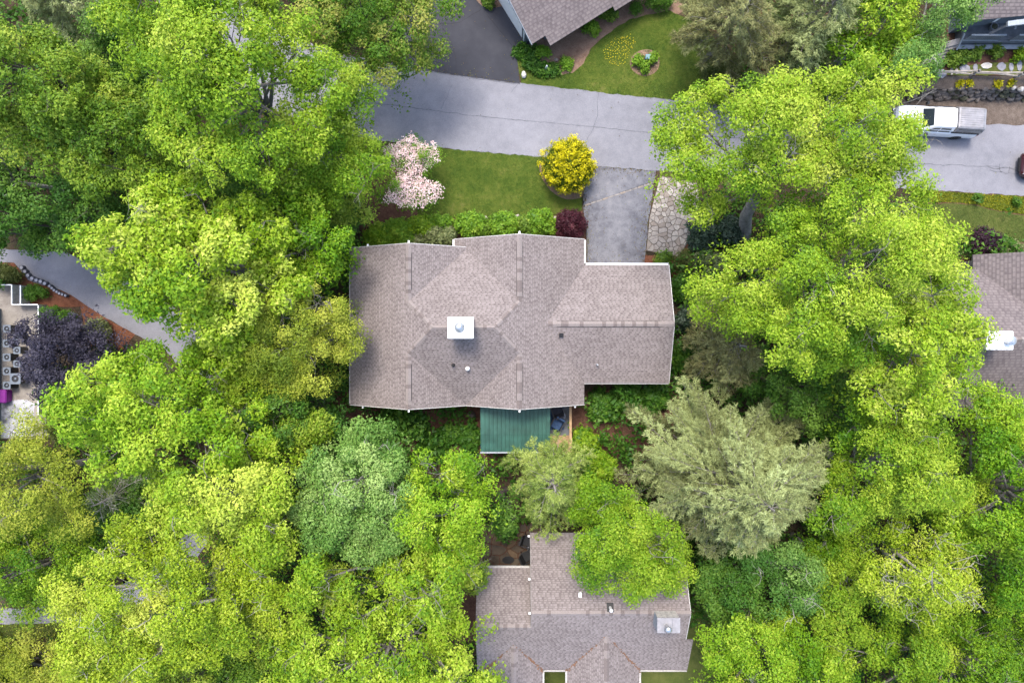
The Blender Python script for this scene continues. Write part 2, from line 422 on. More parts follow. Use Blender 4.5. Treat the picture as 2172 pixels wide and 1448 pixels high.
SPEC['boxwood'] = ((.035, .09, .008), (.075, .17, .014), (.14, .24, .03), .10, 'bark_dark')
SPEC['olivebush'] = ((.045, .06, .012), (.095, .115, .025), (.16, .18, .05), .11, 'bark_dark')
def lm(key):
    s = SPEC[key]; return leaf_mat(key, s[0], s[1], s[2])

def limb(mb, a, b, r0, r1, n=5, sag=.12, k=4):
    a, b = Vector(a), Vector(b); L = (b-a).length; pts = []; rs = []
    off = Vector((random.uniform(-1, 1), random.uniform(-1, 1), random.uniform(-.2, .6)))*L*sag
    for i in range(k+1):
        t = i/k; q = a.lerp(b, t)+off*math.sin(math.pi*t)
        if 0 < i < k: q += Vector((random.uniform(-1, 1), random.uniform(-1, 1), random.uniform(-1, 1)))*L*.025
        pts.append(q); rs.append(r0+(r1-r0)*t)
    mb.tube(pts, rs, n); return pts

KEEP_OUT = []     # world polygons trunks and undergrowth stay out of
def broadleaf(name, px, ze, zt, spec, label, trunk=None, dens=1.0, lobe=2.3, seed=0, cat='tree', group=None, bare=3, gap=0.0, fill=True, tshift=0.0, leafk=1.0, tr=None):
    global RNG
    RNG = np.random.default_rng(1000+seed); random.seed(1000+seed)
    zp = ze+.35*(zt-ze); pts = [tuple(P(a, b, zp)[:2]) for a, b in px]
    A = np.array(pts); s = SPEC[spec]
    lob = darts(pts, lobe*.70, seed=seed, inset=lobe*.2)
    d = edge_dist(pts, lob[:, 0], lob[:, 1]); Rm = max(1.2, d.max())
    fz = 1-(1-np.clip(d/Rm, 0, 1))**1.7
    lz = ze+(zt-ze)*fz+RNG.normal(0, .6, len(lob))
    lr = lobe*RNG.uniform(.5, .72, len(lob))
    if gap: keep = RNG.random(len(lob)) > gap; keep[0] = True; lob, lz, lr = lob[keep], lz[keep], lr[keep]
    LC = np.column_stack([lob, lz])
    # clumps on the upper side of each lobe
    npf = 15; k = np.repeat(np.arange(len(LC)), npf); D = rdir(len(k), -.35)
    PC = LC[k]+D*(lr[k]*RNG.uniform(.55, 1.08, len(k)))[:, None]*np.array([1, 1, .72])
    ok = inside(pts, PC[:, 0], PC[:, 1]) | (edge_dist(pts, PC[:, 0], PC[:, 1]) < .2)
    PC = PC[ok]; k = k[ok]
    lt = RNG.normal(0, .15, len(LC))
    PT = .48+lt[k]+RNG.normal(0, .13, len(k))+tshift
    PR = RNG.uniform(.28, .72, len(k))*(lobe/2.3)
    leaf = s[3]*leafk*.65
    per = np.maximum(6, (dens*82*(PR/.46)**2*(.19/leaf)**1.5).astype(int))
    C, N, T, L, W, Ti = puff_leaves(PC, PR, PT, per, leaf)
    parts = [(C, N, T, L, W, Ti)]
    if fill:      # thinner foliage below the top layer
        low = darts(pts, lobe*.62, seed=seed+77, inset=.5)
        dl = edge_dist(pts, low[:, 0], low[:, 1])
        zz = ze-.4+(zt-ze)*.45*(1-(1-np.clip(dl/Rm, 0, 1))**1.7)-RNG.uniform(.6, 2.0, len(low))
        QC = np.repeat(np.column_stack([low, zz]), 5, 0)+RNG.normal(0, .8, (len(low)*5, 3))*np.array([1, 1, .6])
        QR = RNG.uniform(.5, .85, len(QC)); QT = .4+RNG.normal(0, .13, len(QC))+tshift
        okq = inside(pts, QC[:, 0], QC[:, 1])
        parts.append(puff_leaves(QC[okq], QR[okq], QT[okq], np.full(okq.sum(), int(36*dens*(.19/leaf)**1.2)), leaf*1.15))
    C, N, T, L, W, Ti = [np.concatenate(q) for q in zip(*parts)]
    cen = A.mean(0)
    base = P(trunk[0], trunk[1], 0) if trunk else Vector((cen[0], cen[1], 0))
    root = empty(name, base); tag(root, label, cat, group)
    obj('crown', leaf_mesh('crown', C, N, T, L, W, Ti), lm(spec), root)
    # trunk and limbs
    rt = tr or .12+.016*zt
    fork = Vector((base.x*.45+cen[0]*.55, base.y*.45+cen[1]*.55, ze*.62))
    tm = MB()
    tm.tube([base+Vector((0, 0, -.15)), base+Vector((0, 0, .25)), base.lerp(fork, .45)+Vector((random.uniform(-.3, .3), random.uniform(-.3, .3), .4)), fork], [rt*1.5, rt*1.1, rt*.9, rt*.75], 9)
    top = Vector((cen[0], cen[1], zt-.9)); mid = fork.lerp(top, .5)+Vector((random.uniform(-.6, .6), random.uniform(-.6, .6), 0))
    tm.tube([fork-Vector((0, 0, .1)), mid, top], [rt*.72, rt*.45, rt*.14], 7)
    obj('trunk', tm, s[4], root, smooth=True)
    bm_ = MB()
    for i, c in enumerate(LC):
        c = Vector(c); q = random.random(); st = fork.lerp(mid, min(1, q*1.1)) if q < .8 else mid.lerp(top, .3)
        dist = (c-st).length; r0 = min(rt*.42, .035+.016*dist)
        p = limb(bm_, st, c, r0, .022, 5, .10, 4)
        idx = np.where(k == i)[0]
        for j in idx[:9]: limb(bm_, p[random.choice((2, 3, 4))], Vector(PC[j]), .020, .006, 3, .12, 2)
    for _ in range(2*bare):     # bare grey twigs that stand clear of the leaves
        i = random.randrange(len(LC)); c = Vector(LC[i]); up = c+Vector((random.uniform(-1.1, 1.1), random.uniform(-1.1, 1.1), lr[i]*.75+.35))
        p = limb(bm_, c, up, .032, .010, 4, .2, 4)
        for q in p[2:]:
            for _k in range(2): limb(bm_, q, q+Vector((random.uniform(-.7, .7), random.uniform(-.7, .7), random.uniform(.0, .35))), .012, .004, 3, .2, 2)
    obj('branches', bm_, s[4], root, smooth=True)
    return root

def conifer(name, px, z0, zt, spec, label, trunk=None, dens=1.0, seed=0, group=None, cat='pine', droop=.12, tuft=1.0, lev=None):
    """trunk with whorls of boughs that reach to the traced outline; each bough carries side twigs with sprays of needles"""
    global RNG
    RNG = np.random.default_rng(3000+seed); random.seed(3000+seed)
    zp = z0+.12*(zt-z0); pts = [tuple(P(a, b, zp)[:2]) for a, b in px]; A = np.array(pts); s = SPEC[spec]
    cen = A.mean(0)
    base = P(trunk[0], trunk[1], 0) if trunk else Vector((cen[0], cen[1], 0))
    root = empty(name, base); tag(root, label, cat, group)
    def reach(x, y, a):
        lo, hi = 0.0, 14.0
        for _ in range(14):
            m = (lo+hi)/2
            if inside(pts, np.array([x+m*math.cos(a)]), np.array([y+m*math.sin(a)]))[0]: lo = m
            else: hi = m
        return lo
    wood = MB(); TP = []; TD = []; TT = []
    topp = Vector((cen[0], cen[1], zt))
    tk = MB(); rt = .10+.014*zt
    tk.tube([base+Vector((0, 0, -.15)), base.lerp(topp, .35), base.lerp(topp, .7), topp], [rt*1.25, rt*.85, rt*.5, .03], 8)
    obj('trunk', tk, s[4], root, smooth=True)
    nl = lev or max(6, int((zt-z0)/.62)); a0 = random.random()*6
    for i in range(nl):
        t = i/(nl-1); z = z0+(zt-.3-z0)*t
        c = base.lerp(topp, z/zt); nb = int(11-5*t)
        frac = (1-t)**.62*.92+.18
        for j in range(nb):
            a = a0+2*math.pi*(j+random.uniform(-.25, .25))/nb; a0 += .37
            Lb = reach(c.x, c.y, a)*frac*random.uniform(.62, 1.1)
            if Lb < .4: continue
            bt = random.gauss(0, .2); zj = random.uniform(-.45, .45)
            u = Vector((math.cos(a), math.sin(a), 0)); sd_ = Vector((-u.y, u.x, 0))
            rise = random.uniform(.05, .22)
            pp = []
            for q in range(7):
                f = q/6; pp.append(c+u*(Lb*f)+sd_*(Lb*.07*math.sin(f*3+j))+Vector((0, 0, zj*f+Lb*(rise*f-droop*2.2*f*f))))
            wood.tube(pp, [max(.012, .05*(1-f/6.5)*min(1, Lb/3)) for f in range(7)], 4)
            nt_ = max(4, int(Lb*3.6))
            for q in range(nt_):
                f0 = .34-.26*t; f = f0+(1-f0)*(q+random.random()*.6)/nt_
                if f > 1: f = 1
                idx = min(5, int(f*6)); b = pp[idx].lerp(pp[idx+1], f*6-idx)
                for sg in (-1, 1):
                    if random.random() < .2: continue
                    tl = (.42+1.05*(1-f)*min(1.3, Lb*.33))*random.uniform(.55, 1.1)
                    dr = (u*random.uniform(.7, 1.1)+sd_*sg*random.uniform(.5, .95)).normalized()+Vector((0, 0, random.uniform(-.10, .16)))
                    e = b+dr*tl
                    if random.random() < .4: wood.tube([b, e], [.016, .006], 3, False)
                    m = max(2, int(tl/.17))
                    for g in range(m): TP.append(b.lerp(e, (g+.8)/m)+Vector((0, 0, random.gauss(0, .07)))); TD.append(dr); TT.append(bt+.22*(g/m-.6))
            for g in range(3): TP.append(pp[6]-u*(.12*g)); TD.append(u+Vector((0, 0, .1))); TT.append(bt)
    TP = np.array([tuple(v) for v in TP]); TD = np.array([tuple(v) for v in TD]); TT = np.array(TT)
    per = max(6, int(13*dens)); k = np.repeat(np.arange(len(TP)), per); n = len(k)
    ax = TD[k]*.8+RNG.normal(0, .62, (n, 3))+np.array([0, 0, .25]); ax /= np.linalg.norm(ax, axis=1, keepdims=True)
    L = s[3]*.74*tuft*RNG.uniform(.65, 1.2, n)
    C = TP[k]+RNG.normal(0, .05, (n, 3))+ax*L[:, None]*.4
    N = np.array([0, 0, 1.0])+RNG.normal(0, .5, (n, 3))
    me = leaf_mesh('needles', C, N, ax, L, L*.20, .5+TT[k]+RNG.normal(0, .2, n), .05)
    obj('crown', me, lm(spec), root)
    obj('branches', wood, s[4], root)
    return root

def shrub(name, px, py, rx, h, spec, label, ry=None, cat='shrub', group=None, seed=0, puff=.26, dens=1.0, leafk=1.0, base=0.0, squash=1.0, upb=.8, flat=.85, loose=.12):
    """rounded bush: clumps of leaves over a dome with a short stem cluster; radii in photo pixels"""
    global RNG
    RNG = np.random.default_rng(5000+seed); random.seed(5000+seed)
    zc = base+h*.5; c = P(px, py, zc); sc = (H-zc)/F; a = rx*sc; b = (ry or rx)*sc; s = SPEC[spec]
    root = empty(name, (c.x, c.y, base)); tag(root, label, cat, group)
    n = max(10, int(2.4*(a*b+(a+b)*.5*h*.6)/(puff*puff)))
    D = rdir(n, -.25); f = RNG.uniform(.72, 1.0, n)*(1+loose*RNG.normal(0, 1, n))
    PC = np.stack([c.x+D[:, 0]*a*f*.86, c.y+D[:, 1]*b*f*.86, base+h*.42+D[:, 2]*h*.5*f*squash], 1)
    PC[:, 2] = np.maximum(PC[:, 2], base+.08)
    PR = puff*RNG.uniform(.75, 1.3, n); leaf = s[3]*leafk*.88
    per = np.maximum(6, (dens*60*(PR/.26)**2*(.15/leaf)**1.4).astype(int))
    PT = .45+RNG.normal(0, .13, n)
    q = puff_leaves(PC, PR, PT, per, leaf, flat=flat, upb=upb)
    obj('foliage', leaf_mesh('foliage', *q), lm(spec), root)
    st = MB()
    for i in range(7):
        e = PC[random.randrange(n)]; limb(st, (c.x+random.uniform(-.06, .06), c.y+random.uniform(-.06, .06), base-.05), (e[0], e[1], e[2]), .03, .008, 4, .1, 3)
    obj('stem', st, s[4], root)
    return root

# ------------------------------------------------------------------ ground, roads, lawns, beds
g = MB(); g.add([(-200, -200, -.02), (200, -200, -.02), (200, 200, -.02), (-200, 200, -.02)], [(0, 1, 2, 3)])
kind(obj('ground', g, 'forest'), 'structure')
ROAD = [(430, -220), (470, -60), (560, 50), (700, 110), (840, 137), (960, 157), (1103, 176), (1270, 196), (1420, 211), (1600, 226), (1900, 250), (2074, 261), (2400, 268),
        (2400, 424), (2172, 415), (1990, 405), (1700, 385), (1391, 362), (1265, 353), (1155, 334), (925, 313), (815, 300), (680, 275), (540, 215), (400, 110), (310, -40), (280, -220)]
road, road_w = sheet('road', ROAD, .012, 'asphalt_old', .055, .25)
LROAD = [(-400, 470), (0, 528), (140, 535), (300, 610), (430, 690), (500, 790), (500, 930), (440, 1080), (330, 1200), (200, 1270), (60, 1290), (-400, 1280), (-400, 1330), (60, 1322), (230, 1316), (380, 1240),
         (440, 1150), (460, 1000), (450, 930), (420, 830), (350, 740), (287, 709), (210, 665), (150, 625), (120, 612), (85, 603), (60, 594), (45, 575), (30, 557), (-400, 560)]
lroad, lroad_w = sheet('lower_road', LROAD, .012, 'asphalt_old', .03, .3)
tdrive, tdrive_w = sheet('dark_driveway', [(830, 139), (838, 90), (880, -60), (1000, -120), (1080, -60), (1075, 0), (1128, 95), (1104, 108), (1097, 125), (1103, 178), (960, 159)], .020, 'asphalt_dark', .02, .3)
drive, drive_w = sheet('driveway', [(1265, 352), (1391, 363), (1386, 400), (1376, 460), (1370, 530), (1366, 570), (1247, 570), (1244, 488), (1237, 440), (1240, 400)], .020, 'drive', .025, .3)
lawn, lawn_w = sheet('front_lawn', [(905, 312), (1160, 333), (1262, 352), (1240, 405), (1234, 446), (1180, 456), (1080, 462), (960, 462), (890, 463), (880, 430), (895, 380)], .008, 'lawn', .05)
mb1, mulch_w = sheet('mulch_bed', [(760, 400), (800, 330), (850, 305), (905, 312), (900, 380), (886, 430), (890, 463), (960, 463), (1080, 463), (1180, 457), (1235, 447), (1244, 520), (770, 540), (765, 470)], .004, 'mulch', .06)
ringb, _ = sheet('shrub_bed', [(1146, 340), (1262, 350), (1260, 380), (1240, 404), (1238, 420), (1200, 425), (1170, 408), (1152, 385), (1143, 360)], .013, 'mulch_pale', .03, smooth=2)
tl, tlawn_w = sheet('upper_lawn', [(1106, 178), (1097, 128), (1120, 120), (1190, 160), (1215, 155), (1238, 135), (1253, 103), (1285, 75), (1335, 41), (1420, 22), (1500, 60), (1560, 140), (1540, 219), (1420, 212), (1270, 197)], .008, 'lawn', .05)
tm_, tmulch_w = sheet('upper_mulch_bed', [(1097, 128), (1104, 106), (1128, 90), (1300, -20), (1420, -60), (1480, 0), (1440, 30), (1335, 44), (1285, 78), (1255, 106), (1240, 138), (1218, 158), (1190, 163), (1130, 150)], .004, 'mulch_pale', .06)
isl, isl_w = sheet('island_bed', [(1333, 134), (1345, 112), (1372, 103), (1394, 112), (1401, 134), (1392, 155), (1368, 164), (1344, 155)], .013, 'mulch_pale', .025, smooth=2)
di, di_w = sheet('driveway_island_bed', [(1006, -40), (1009, 0), (1022, 13), (1045, 18), (1066, 14), (1070, 0), (1066, -40)], .024, 'mulch_pale', .02)
woodm, _ = sheet('pine_straw_bed', [(1500, 60), (1560, 140), (1540, 220), (1700, 232), (1900, 248), (1900, 100), (1800, 0), (1480, -80)], .004, 'mulch', .1)
rb, _ = sheet('roadside_mulch', [(60, 594), (45, 575), (30, 557), (-60, 556), (-60, 640), (100, 650), (170, 650), (200, 760), (240, 770), (287, 709), (210, 665), (150, 625), (120, 612), (85, 603)], .006, 'mulch_red', .05)
rb2, _ = sheet('right_groundcover', [(1960, 400), (1990, 405), (2172, 416), (2400, 425), (2400, 560), (1960, 560)], .004, 'mulch', .05)
rl, rlawn_w = sheet('right_lawn', [(1950, 432), (2060, 432), (2110, 448), (2180, 458), (2400, 465), (2400, 530), (2172, 516), (2100, 500), (2010, 498), (1950, 505)], .008, 'lawn_olive', .04, smooth=1)
ry, ryel_w = sheet('right_verge', [(1950, 405), (1992, 406), (2172, 417), (2400, 426), (2400, 462), (2180, 456), (2110, 446), (2060, 430), (1950, 430)], .012, 'lawn', .05, smooth=1)
sh, shoulder_w = sheet('road_shoulder', [(1860, 200), (2400, 205), (2400, 272), (2074, 263), (1900, 253), (1860, 245)], .016, 'dirt', .06)
bl, blawn_w = sheet('lower_house_lawn', [(1355, 1290), (1540, 1290), (1560, 1460), (1355, 1560), (1140, 1560), (1140, 1400)], .006, 'lawn_olive', .06)
bd, _ = sheet('lower_house_soil', [(950, 1180), (1130, 1120), (1130, 1350), (960, 1360)], .004, 'mulch', .06)
bv, bver_w = sheet('left_verge', [(-400, 1330), (60, 1322), (230, 1316), (250, 1345), (120, 1350), (-400, 1370)], .008, 'lawn_olive', .05)
sb, _ = sheet('side_bed', [(1366, 540), (1440, 546), (1458, 516), (1500, 520), (1480, 600), (1366, 575)], .004, 'mulch_red', .05)
back, _ = sheet('back_slope_soil', [(700, 830), (1440, 830), (1440, 960), (1010, 985), (740, 960)], .004, 'mulch', .1)

def strip(name, px, wd, z, mat, parent, jit=.03, seed=3, base=0.0):
    rg = random.Random(seed); pts = []
    q = [P(a, b, base) for a, b in px]
    for i in range(len(q)-1):
        k = max(1, int((q[i+1]-q[i]).length/.25))
        for j in range(k): pts.append(q[i].lerp(q[i+1], j/k)+Vector((rg.uniform(-jit, jit), rg.uniform(-jit, jit), 0)))
    pts.append(q[-1]); mb = MB(); o = []
    for i, p in enumerate(pts):
        d = pts[min(i+1, len(pts)-1)]-pts[max(i-1, 0)]; n = Vector((-d.y, d.x, 0)).normalized()*wd*.5*rg.uniform(.5, 1.3)
        o += [(p.x+n.x, p.y+n.y, base+z), (p.x-n.x, p.y-n.y, base+z)]
    mb.add(o, [(2*i, 2*i+1, 2*i+3, 2*i+2) for i in range(len(pts)-1)])
    return obj(name, mb, mat, parent)
strip('crack', [(640, 195), (786, 218), (900, 232), (1005, 246), (1100, 255), (1250, 268), (1330, 277), (1400, 283), (1600, 296)], .045, .017, 'crack', road)
strip('crack', [(1900, 345), (2000, 350), (2080, 353), (2172, 358), (2300, 362)], .05, .017, 'crack', road, .05)
for s_, q in enumerate(([(2090, 352), (2110, 358), (2135, 356), (2160, 362)], [(2100, 362), (2125, 366), (2160, 368)], [(2118, 350), (2124, 366)], [(2142, 354), (2139, 367)])):
    strip('crack', q, .05, .018, 'crack', road, .06, s_)
strip('crack', [(1271, 197), (1266, 225), (1268, 245), (1258, 275), (1245, 297)], .035, .018, 'crack', road, .04, 8)
strip('crack', [(960, 180), (946, 210), (935, 232)], .025, .018, 'crack', road, .04, 9)
strip('crack', [(1100, 176), (1085, 195)], .03, .018, 'crack', road, .04, 10)
strip('crack', [(1265, 353), (1330, 359), (1391, 363)], .06, .026, 'crack', drive, .03, 11)
strip('crack', [(931, 45), (955, 85), (967, 120), (968, 156)], .035, .026, 'crack_fill', tdrive, .03, 12)
strip('crack', [(930, 52), (975, 48), (1020, 22), (1010, 0)], .04, .026, 'crack_fill', tdrive, .03, 13)
strip('crack', [(1026, 24), (1060, 65), (1096, 110)], .035, .026, 'crack_fill', tdrive, .02, 14)
strip('crack', [(840, 139), (960, 160), (1103, 179)], .05, .027, 'crack', road, .04, 15)
for s_, q in enumerate(([(1300, 490), (1320, 520), (1310, 545)], [(1335, 450), (1350, 500), (1345, 548)])): strip('crack', q, .025, .026, 'crack', drive, .05, 20+s_)
dr_ = MB(); a, b = P(1240, 436), P(1390, 386); dd = (b-a).normalized(); nn = Vector((-dd.y, dd.x, 0))
for i in range(12):
    p0 = a.lerp(b, i/12+.004); p1 = a.lerp(b, (i+1)/12-.004)
    o_ = MB(); q = [p0+nn*.055, p0-nn*.055, p1-nn*.055, p1+nn*.055]; o_.prism([(v.x, v.y) for v in q], 0, .034, .008)
    obj('drain_slab', o_, 'wood_grey' if i % 3 else 'flag3', drive)
strip('drain_slot', [(1241, 434.2), (1390, 384.2)], .035, .030, 'crack_fill', drive, .004, 31)

# ------------------------------------------------------------------ roofs
def clip(poly, lo, hi):
    def half(pl, c, sgn):
        out = []
        for i in range(len(pl)):
            a, b = pl[i], pl[(i+1) % len(pl)]; da, db = sgn*(a[1]-c), sgn*(b[1]-c)
            if da >= 0: out.append(a)
            if da*db < 0: t = da/(da-db); out.append((a[0]+(b[0]-a[0])*t, a[1]+(b[1]-a[1])*t))
        return out
    q = half(poly, lo, 1)
    return half(q, hi, -1) if len(q) > 2 else []
def slope(parent, pts, up, mat='shingle', exp=.125, thick=.11, name='roof_slope', lift=.013):
    """a roof plane laid in overlapping courses; up is the horizontal uphill direction"""
    pts = [Vector(p) for p in pts]; up = Vector((up[0], up[1], 0)).normalized()
    n = Vector((0, 0, 0))
    for i in range(len(pts)):
        a, b = pts[i], pts[(i+1) % len(pts)]; n += a.cross(b)
    n.normalize()
    if n.z < 0: n = -n; pts = pts[::-1]
    u = up.cross(Vector((0, 0, 1))).normalized(); v = n.cross(u).normalized()
    if v.z < 0: v = -v; u = -u
    o = min(pts, key=lambda p: p.dot(v)); loc = [((p-o).dot(u), (p-o).dot(v)) for p in pts]
    vm = max(q[1] for q in loc); V = []; Fc = []; UV = []
    k = 0
    while k*exp < vm-1e-4:
        lo, hi = k*exp, min(vm, (k+1)*exp); c = clip(loc, lo, hi)
        cc = []
        for q in c:
            if not cc or abs(q[0]-cc[-1][0])+abs(q[1]-cc[-1][1]) > 1e-5: cc.append(q)
        if len(cc) > 2 and abs(cc[0][0]-cc[-1][0])+abs(cc[0][1]-cc[-1][1]) < 1e-5: cc.pop()
        if len(cc) > 2:
            b0 = len(V)
            for q in cc: V.append(o+u*q[0]+v*q[1]+n*(.002+lift*(1-(q[1]-lo)/exp)))
            Fc.append(tuple(range(b0, b0+len(cc)))); UV.append([(q[0], min(q[1], hi-1e-4)+1e-5) for q in cc])
            for i in range(len(cc)):
                a, b = cc[i], cc[(i+1) % len(cc)]
                if abs(a[1]-lo) < 1e-5 and abs(b[1]-lo) < 1e-5 and abs(a[0]-b[0]) > 1e-4:
                    b1 = len(V); V += [o+u*a[0]+v*a[1]+n*.0015, o+u*b[0]+v*b[1]+n*.0015]
                    Fc.append((b0+(i+1) % len(cc), b0+i, b1, b1+1)); UV.append([(b[0], lo+.001), (a[0], lo+.001), (a[0], lo+.001), (b[0], lo+.001)])
        k += 1
    b0 = len(V); m = len(pts)
    for p in pts: V.append(p+n*.0012)
    for p in pts: V.append(p-Vector((0, 0, thick)))
    Fc.append(tuple(range(b0+2*m-1, b0+m-1, -1))); UV.append([(0, 0)]*m)
    for i in range(m):
        j = (i+1) % m; Fc.append((b0+i, b0+m+i, b0+m+j, b0+j)); UV.append([(0, .001)]*4)
    me = bpy.data.meshes.new(name); me.from_pydata([tuple(x) for x in V], [], Fc)
    l = me.uv_layers.new(name='UVMap'); flat = [c for f in UV for q in f for c in q]; l.data.foreach_set('uv', flat)
    return obj(name, me, mat, parent)
CAPM = {}
def caps(parent, a, b, pitch=.6, wd=.16, piece=.23, rise=.022, vent=False):
    """bent cap shingles one after another along a ridge or hip; vent caps sit on a raised dark strip"""
    a, b = Vector(a), Vector(b); d = b-a; L = d.length; n = max(1, round(L/piece)); ln = L/n
    x = d.normalized(); y = Vector((0, 0, 1)).cross(x).normalized(); z = x.cross(y)
    M = Matrix((x, y, z)).transposed()
    if vent:
        vb = MB()
        for sg in (-1, 1):
            q = [(0, sg*wd*.3, -wd*.3*pitch+.005), (0, sg*(wd+.02), -(wd+.02)*pitch-.01), (0, sg*(wd+.02), -(wd+.02)*pitch+.045), (0, sg*wd*.3, -wd*.3*pitch+.06)]
            vs = [M @ Vector(v)+a for v in q]+[M @ Vector((L, v[1], v[2]))+a for v in q]
            vb.add(vs, [(0, 1, 2, 3), (7, 6, 5, 4), (0, 4, 5, 1), (1, 5, 6, 2), (2, 6, 7, 3), (3, 7, 4, 0)])
        obj('ridge_vent', vb, 'vent_black', parent)
    off = (Vector((0, 0, 0)) if parent is None else parent.location)
    for i in range(n):
        mt = random.choice(('ridge_light', 'ridge_light', 'ridge_dark'))
        key = (round(ln, 4), round(pitch, 3), wd, rise, vent, mt)
        if key not in CAPM:
            h = rise+(.055 if vent else 0); t = .014; m = MB(); vs = []
            for xx, e in ((0, .012), (ln*1.12, 0)):
                for sg, k in ((-1, 1), (-.0, 0), (1, 1)): vs.append((xx, sg*wd, -k*wd*pitch+h+e))
                for sg, k in ((1, 1), (0, 0), (-1, 1)): vs.append((xx, sg*wd, -k*wd*pitch+h+e-t-.01))
            m.add(vs, [(0, 6, 7, 1), (1, 7, 8, 2), (2, 8, 9, 3), (3, 9, 10, 4), (4, 10, 11, 5), (5, 11, 6, 0), (0, 1, 4, 5), (1, 2, 3, 4), (6, 11, 10, 7), (7, 10, 9, 8)])
            me = m.mesh('ridge_cap'); me.materials.append(MAT[mt]); CAPM[key] = me
        o = bpy.data.objects.new('ridge_cap', CAPM[key]); COL.objects.link(o); o.parent = parent
        o.matrix_local = Matrix.Translation(a+x*(i*ln)-off) @ M.to_4x4()
def gable(parent, p0, p1, pr, mat, t=.12):
    """triangular gable wall between two eave points and a ridge point, extruded inwards by t along y or x"""
    m = MB(); p0, p1, pr = Vector(p0), Vector(p1), Vector(pr)
    n = (p1-p0).cross(Vector((0, 0, 1))).normalized()*t
    m.add([p0, p1, pr, p0+n, p1+n, pr+n], [(0, 1, 2), (5, 4, 3), (0, 3, 4, 1), (1, 4, 5, 2), (2, 5, 3, 0)])
    return obj('gable_wall', m, mat, parent)
def pipe(parent, x, y, z, r, h, mat, cap=None, flash=None):
    m = MB(); m.lathe(x, y, [(r, z-.3), (r, z+h-.01), (r*.8, z+h), (r*.75, z+h-.03)], 12); o = obj('vent_pipe', m, mat, parent, smooth=False)
    if flash:
        f = MB(); f.lathe(x, y, [(r*1.9, z-.12), (r*1.5, z+.05), (r*1.05, z+.09)], 12); obj('flashing', f, flash, o)
    if cap:
        c = MB(); c.lathe(x, y, [(r*1.5, z+h+.02), (r*1.45, z+h+.05), (r*.8, z+h+.12), (.01, z+h+.14)], 14); obj('vent_cap', c, cap, o, smooth=True)
    return o
def window(parent, x, y, z0, wd, ht, face):
    """framed window set on a wall; face is the outward axis '+x','-x','+y','-y'"""
    ax, sg = face[1], (1 if face[0] == '+' else -1)
    def bx(a0, a1, d0, d1, q0, q1):
        m = MB()
        if ax == 'y': m.box(x+a0, x+a1, min(y+sg*d0, y+sg*d1), max(y+sg*d0, y+sg*d1), q0, q1)
        else: m.box(min(x+sg*d0, x+sg*d1), max(x+sg*d0, x+sg*d1), y+a0, y+a1, q0, q1)
        return m
    fr = obj('window', bx(-wd/2, wd/2, .004, .05, z0, z0+ht), 'white', parent)
    for k in (-1, 1): obj('pane', bx(-wd/2+.06 if k < 0 else .03, -.03 if k < 0 else wd/2-.06, .04, .056, z0+.06, z0+ht-.06), 'glass', fr)
    return fr
def door(parent, x, y, z0, wd, ht, face, mat='white', panels=0):
    ax, sg = face[1], (1 if face[0] == '+' else -1); m = MB()
    def bx(a0, a1, d0, d1, q0, q1):
        m = MB()
        if ax == 'y': m.box(x+a0, x+a1, min(y+sg*d0, y+sg*d1), max(y+sg*d0, y+sg*d1), q0, q1)
        else: m.box(min(x+sg*d0, x+sg*d1), max(x+sg*d0, x+sg*d1), y+a0, y+a1, q0, q1)
        return m
    d = obj('door', bx(-wd/2, wd/2, .004, .05, z0, z0+ht), mat, parent)
    for k in range(panels): obj('panel', bx(-wd/2+.08, wd/2-.08, .045, .062, z0+.06+k*ht/panels, z0+(k+1)*ht/panels-.04), mat, d)
    obj('handle', bx(wd*.36, wd*.36+.1, .05, .10, z0+ht*.46, z0+ht*.46+.03), 'metal', d)
    return d

# ---- main house (all sizes from the traced corners: eaves 3.1 m, gable ridges 5.55 m, crown ridge 6.47 m)
house = empty('house', (-2.8, 0, 0))
tag(house, 'sprawling single-storey house with taupe shingle roof, white chimney and green metal patio roof behind', 'house')
m_ = .6; WX, EX = -10.15, 4.53; RW, RE = -6.14, .446; ZR = 5.55; ZE = ZR-m_*(RW-WX); VX = (RW+RE)/2; ZV = ZR-m_*(VX-RW)
YN1, YN2, YS, YC = 4.85, 5.40, -4.96, -.12; ZC = 6.47
def nplane(y): return ZC-m_*(y-YC)
yi_n = YC+(ZC-ZR)/m_; yi_s = YC-(ZC-ZR)/m_; yv_n = YC+(ZC-ZV)/m_; yv_s = max(YS, YC-(ZC-ZV)/m_)
AW = WX+(ZC-ZE)/m_; AE = EX-(ZC-ZE)/m_; zee = ZR-m_*(EX-RE)
slope(house, [(WX, YS, ZE), (RW, YS, ZR), (RW, yi_s, ZR), (AW, YC, ZC), (RW, yi_n, ZR), (RW, YN1, ZR), (WX, YN1, ZE)], (1, 0))
slope(house, [(RW, YN1, ZR), (RW, yi_n, ZR), (VX, min(yv_n, YN1), ZV), (VX, YN1, ZV)], (-1, 0))
slope(house, [(RW, YS, ZR), (RW, yi_s, ZR), (VX, yv_s, ZV), (VX, YS, ZV)], (-1, 0))
slope(house, [(RE, YN2, ZR), (RE, yi_n, ZR), (VX, min(yv_n, YN1), ZV), (VX, YN1+.01, ZV), (VX, YN2, ZV)], (1, 0))
slope(house, [(VX, YN1+.03, ZV), (VX, YN2, ZV), (-3.62, YN2, ZV-m_*(.77)), (-3.62, YN1+.03, ZV-m_*.77)], (1, 0))
slope(house, [(RE, YS, ZR), (RE, yi_s, ZR), (VX, yv_s, ZV), (VX, YS, ZV)], (1, 0))
slope(house, [(AW, YC, ZC), (AE, YC, ZC), (RE, yi_n, ZR), (VX, min(yv_n, YN1), nplane(min(yv_n, YN1))), (RW, yi_n, ZR)], (0, -1))
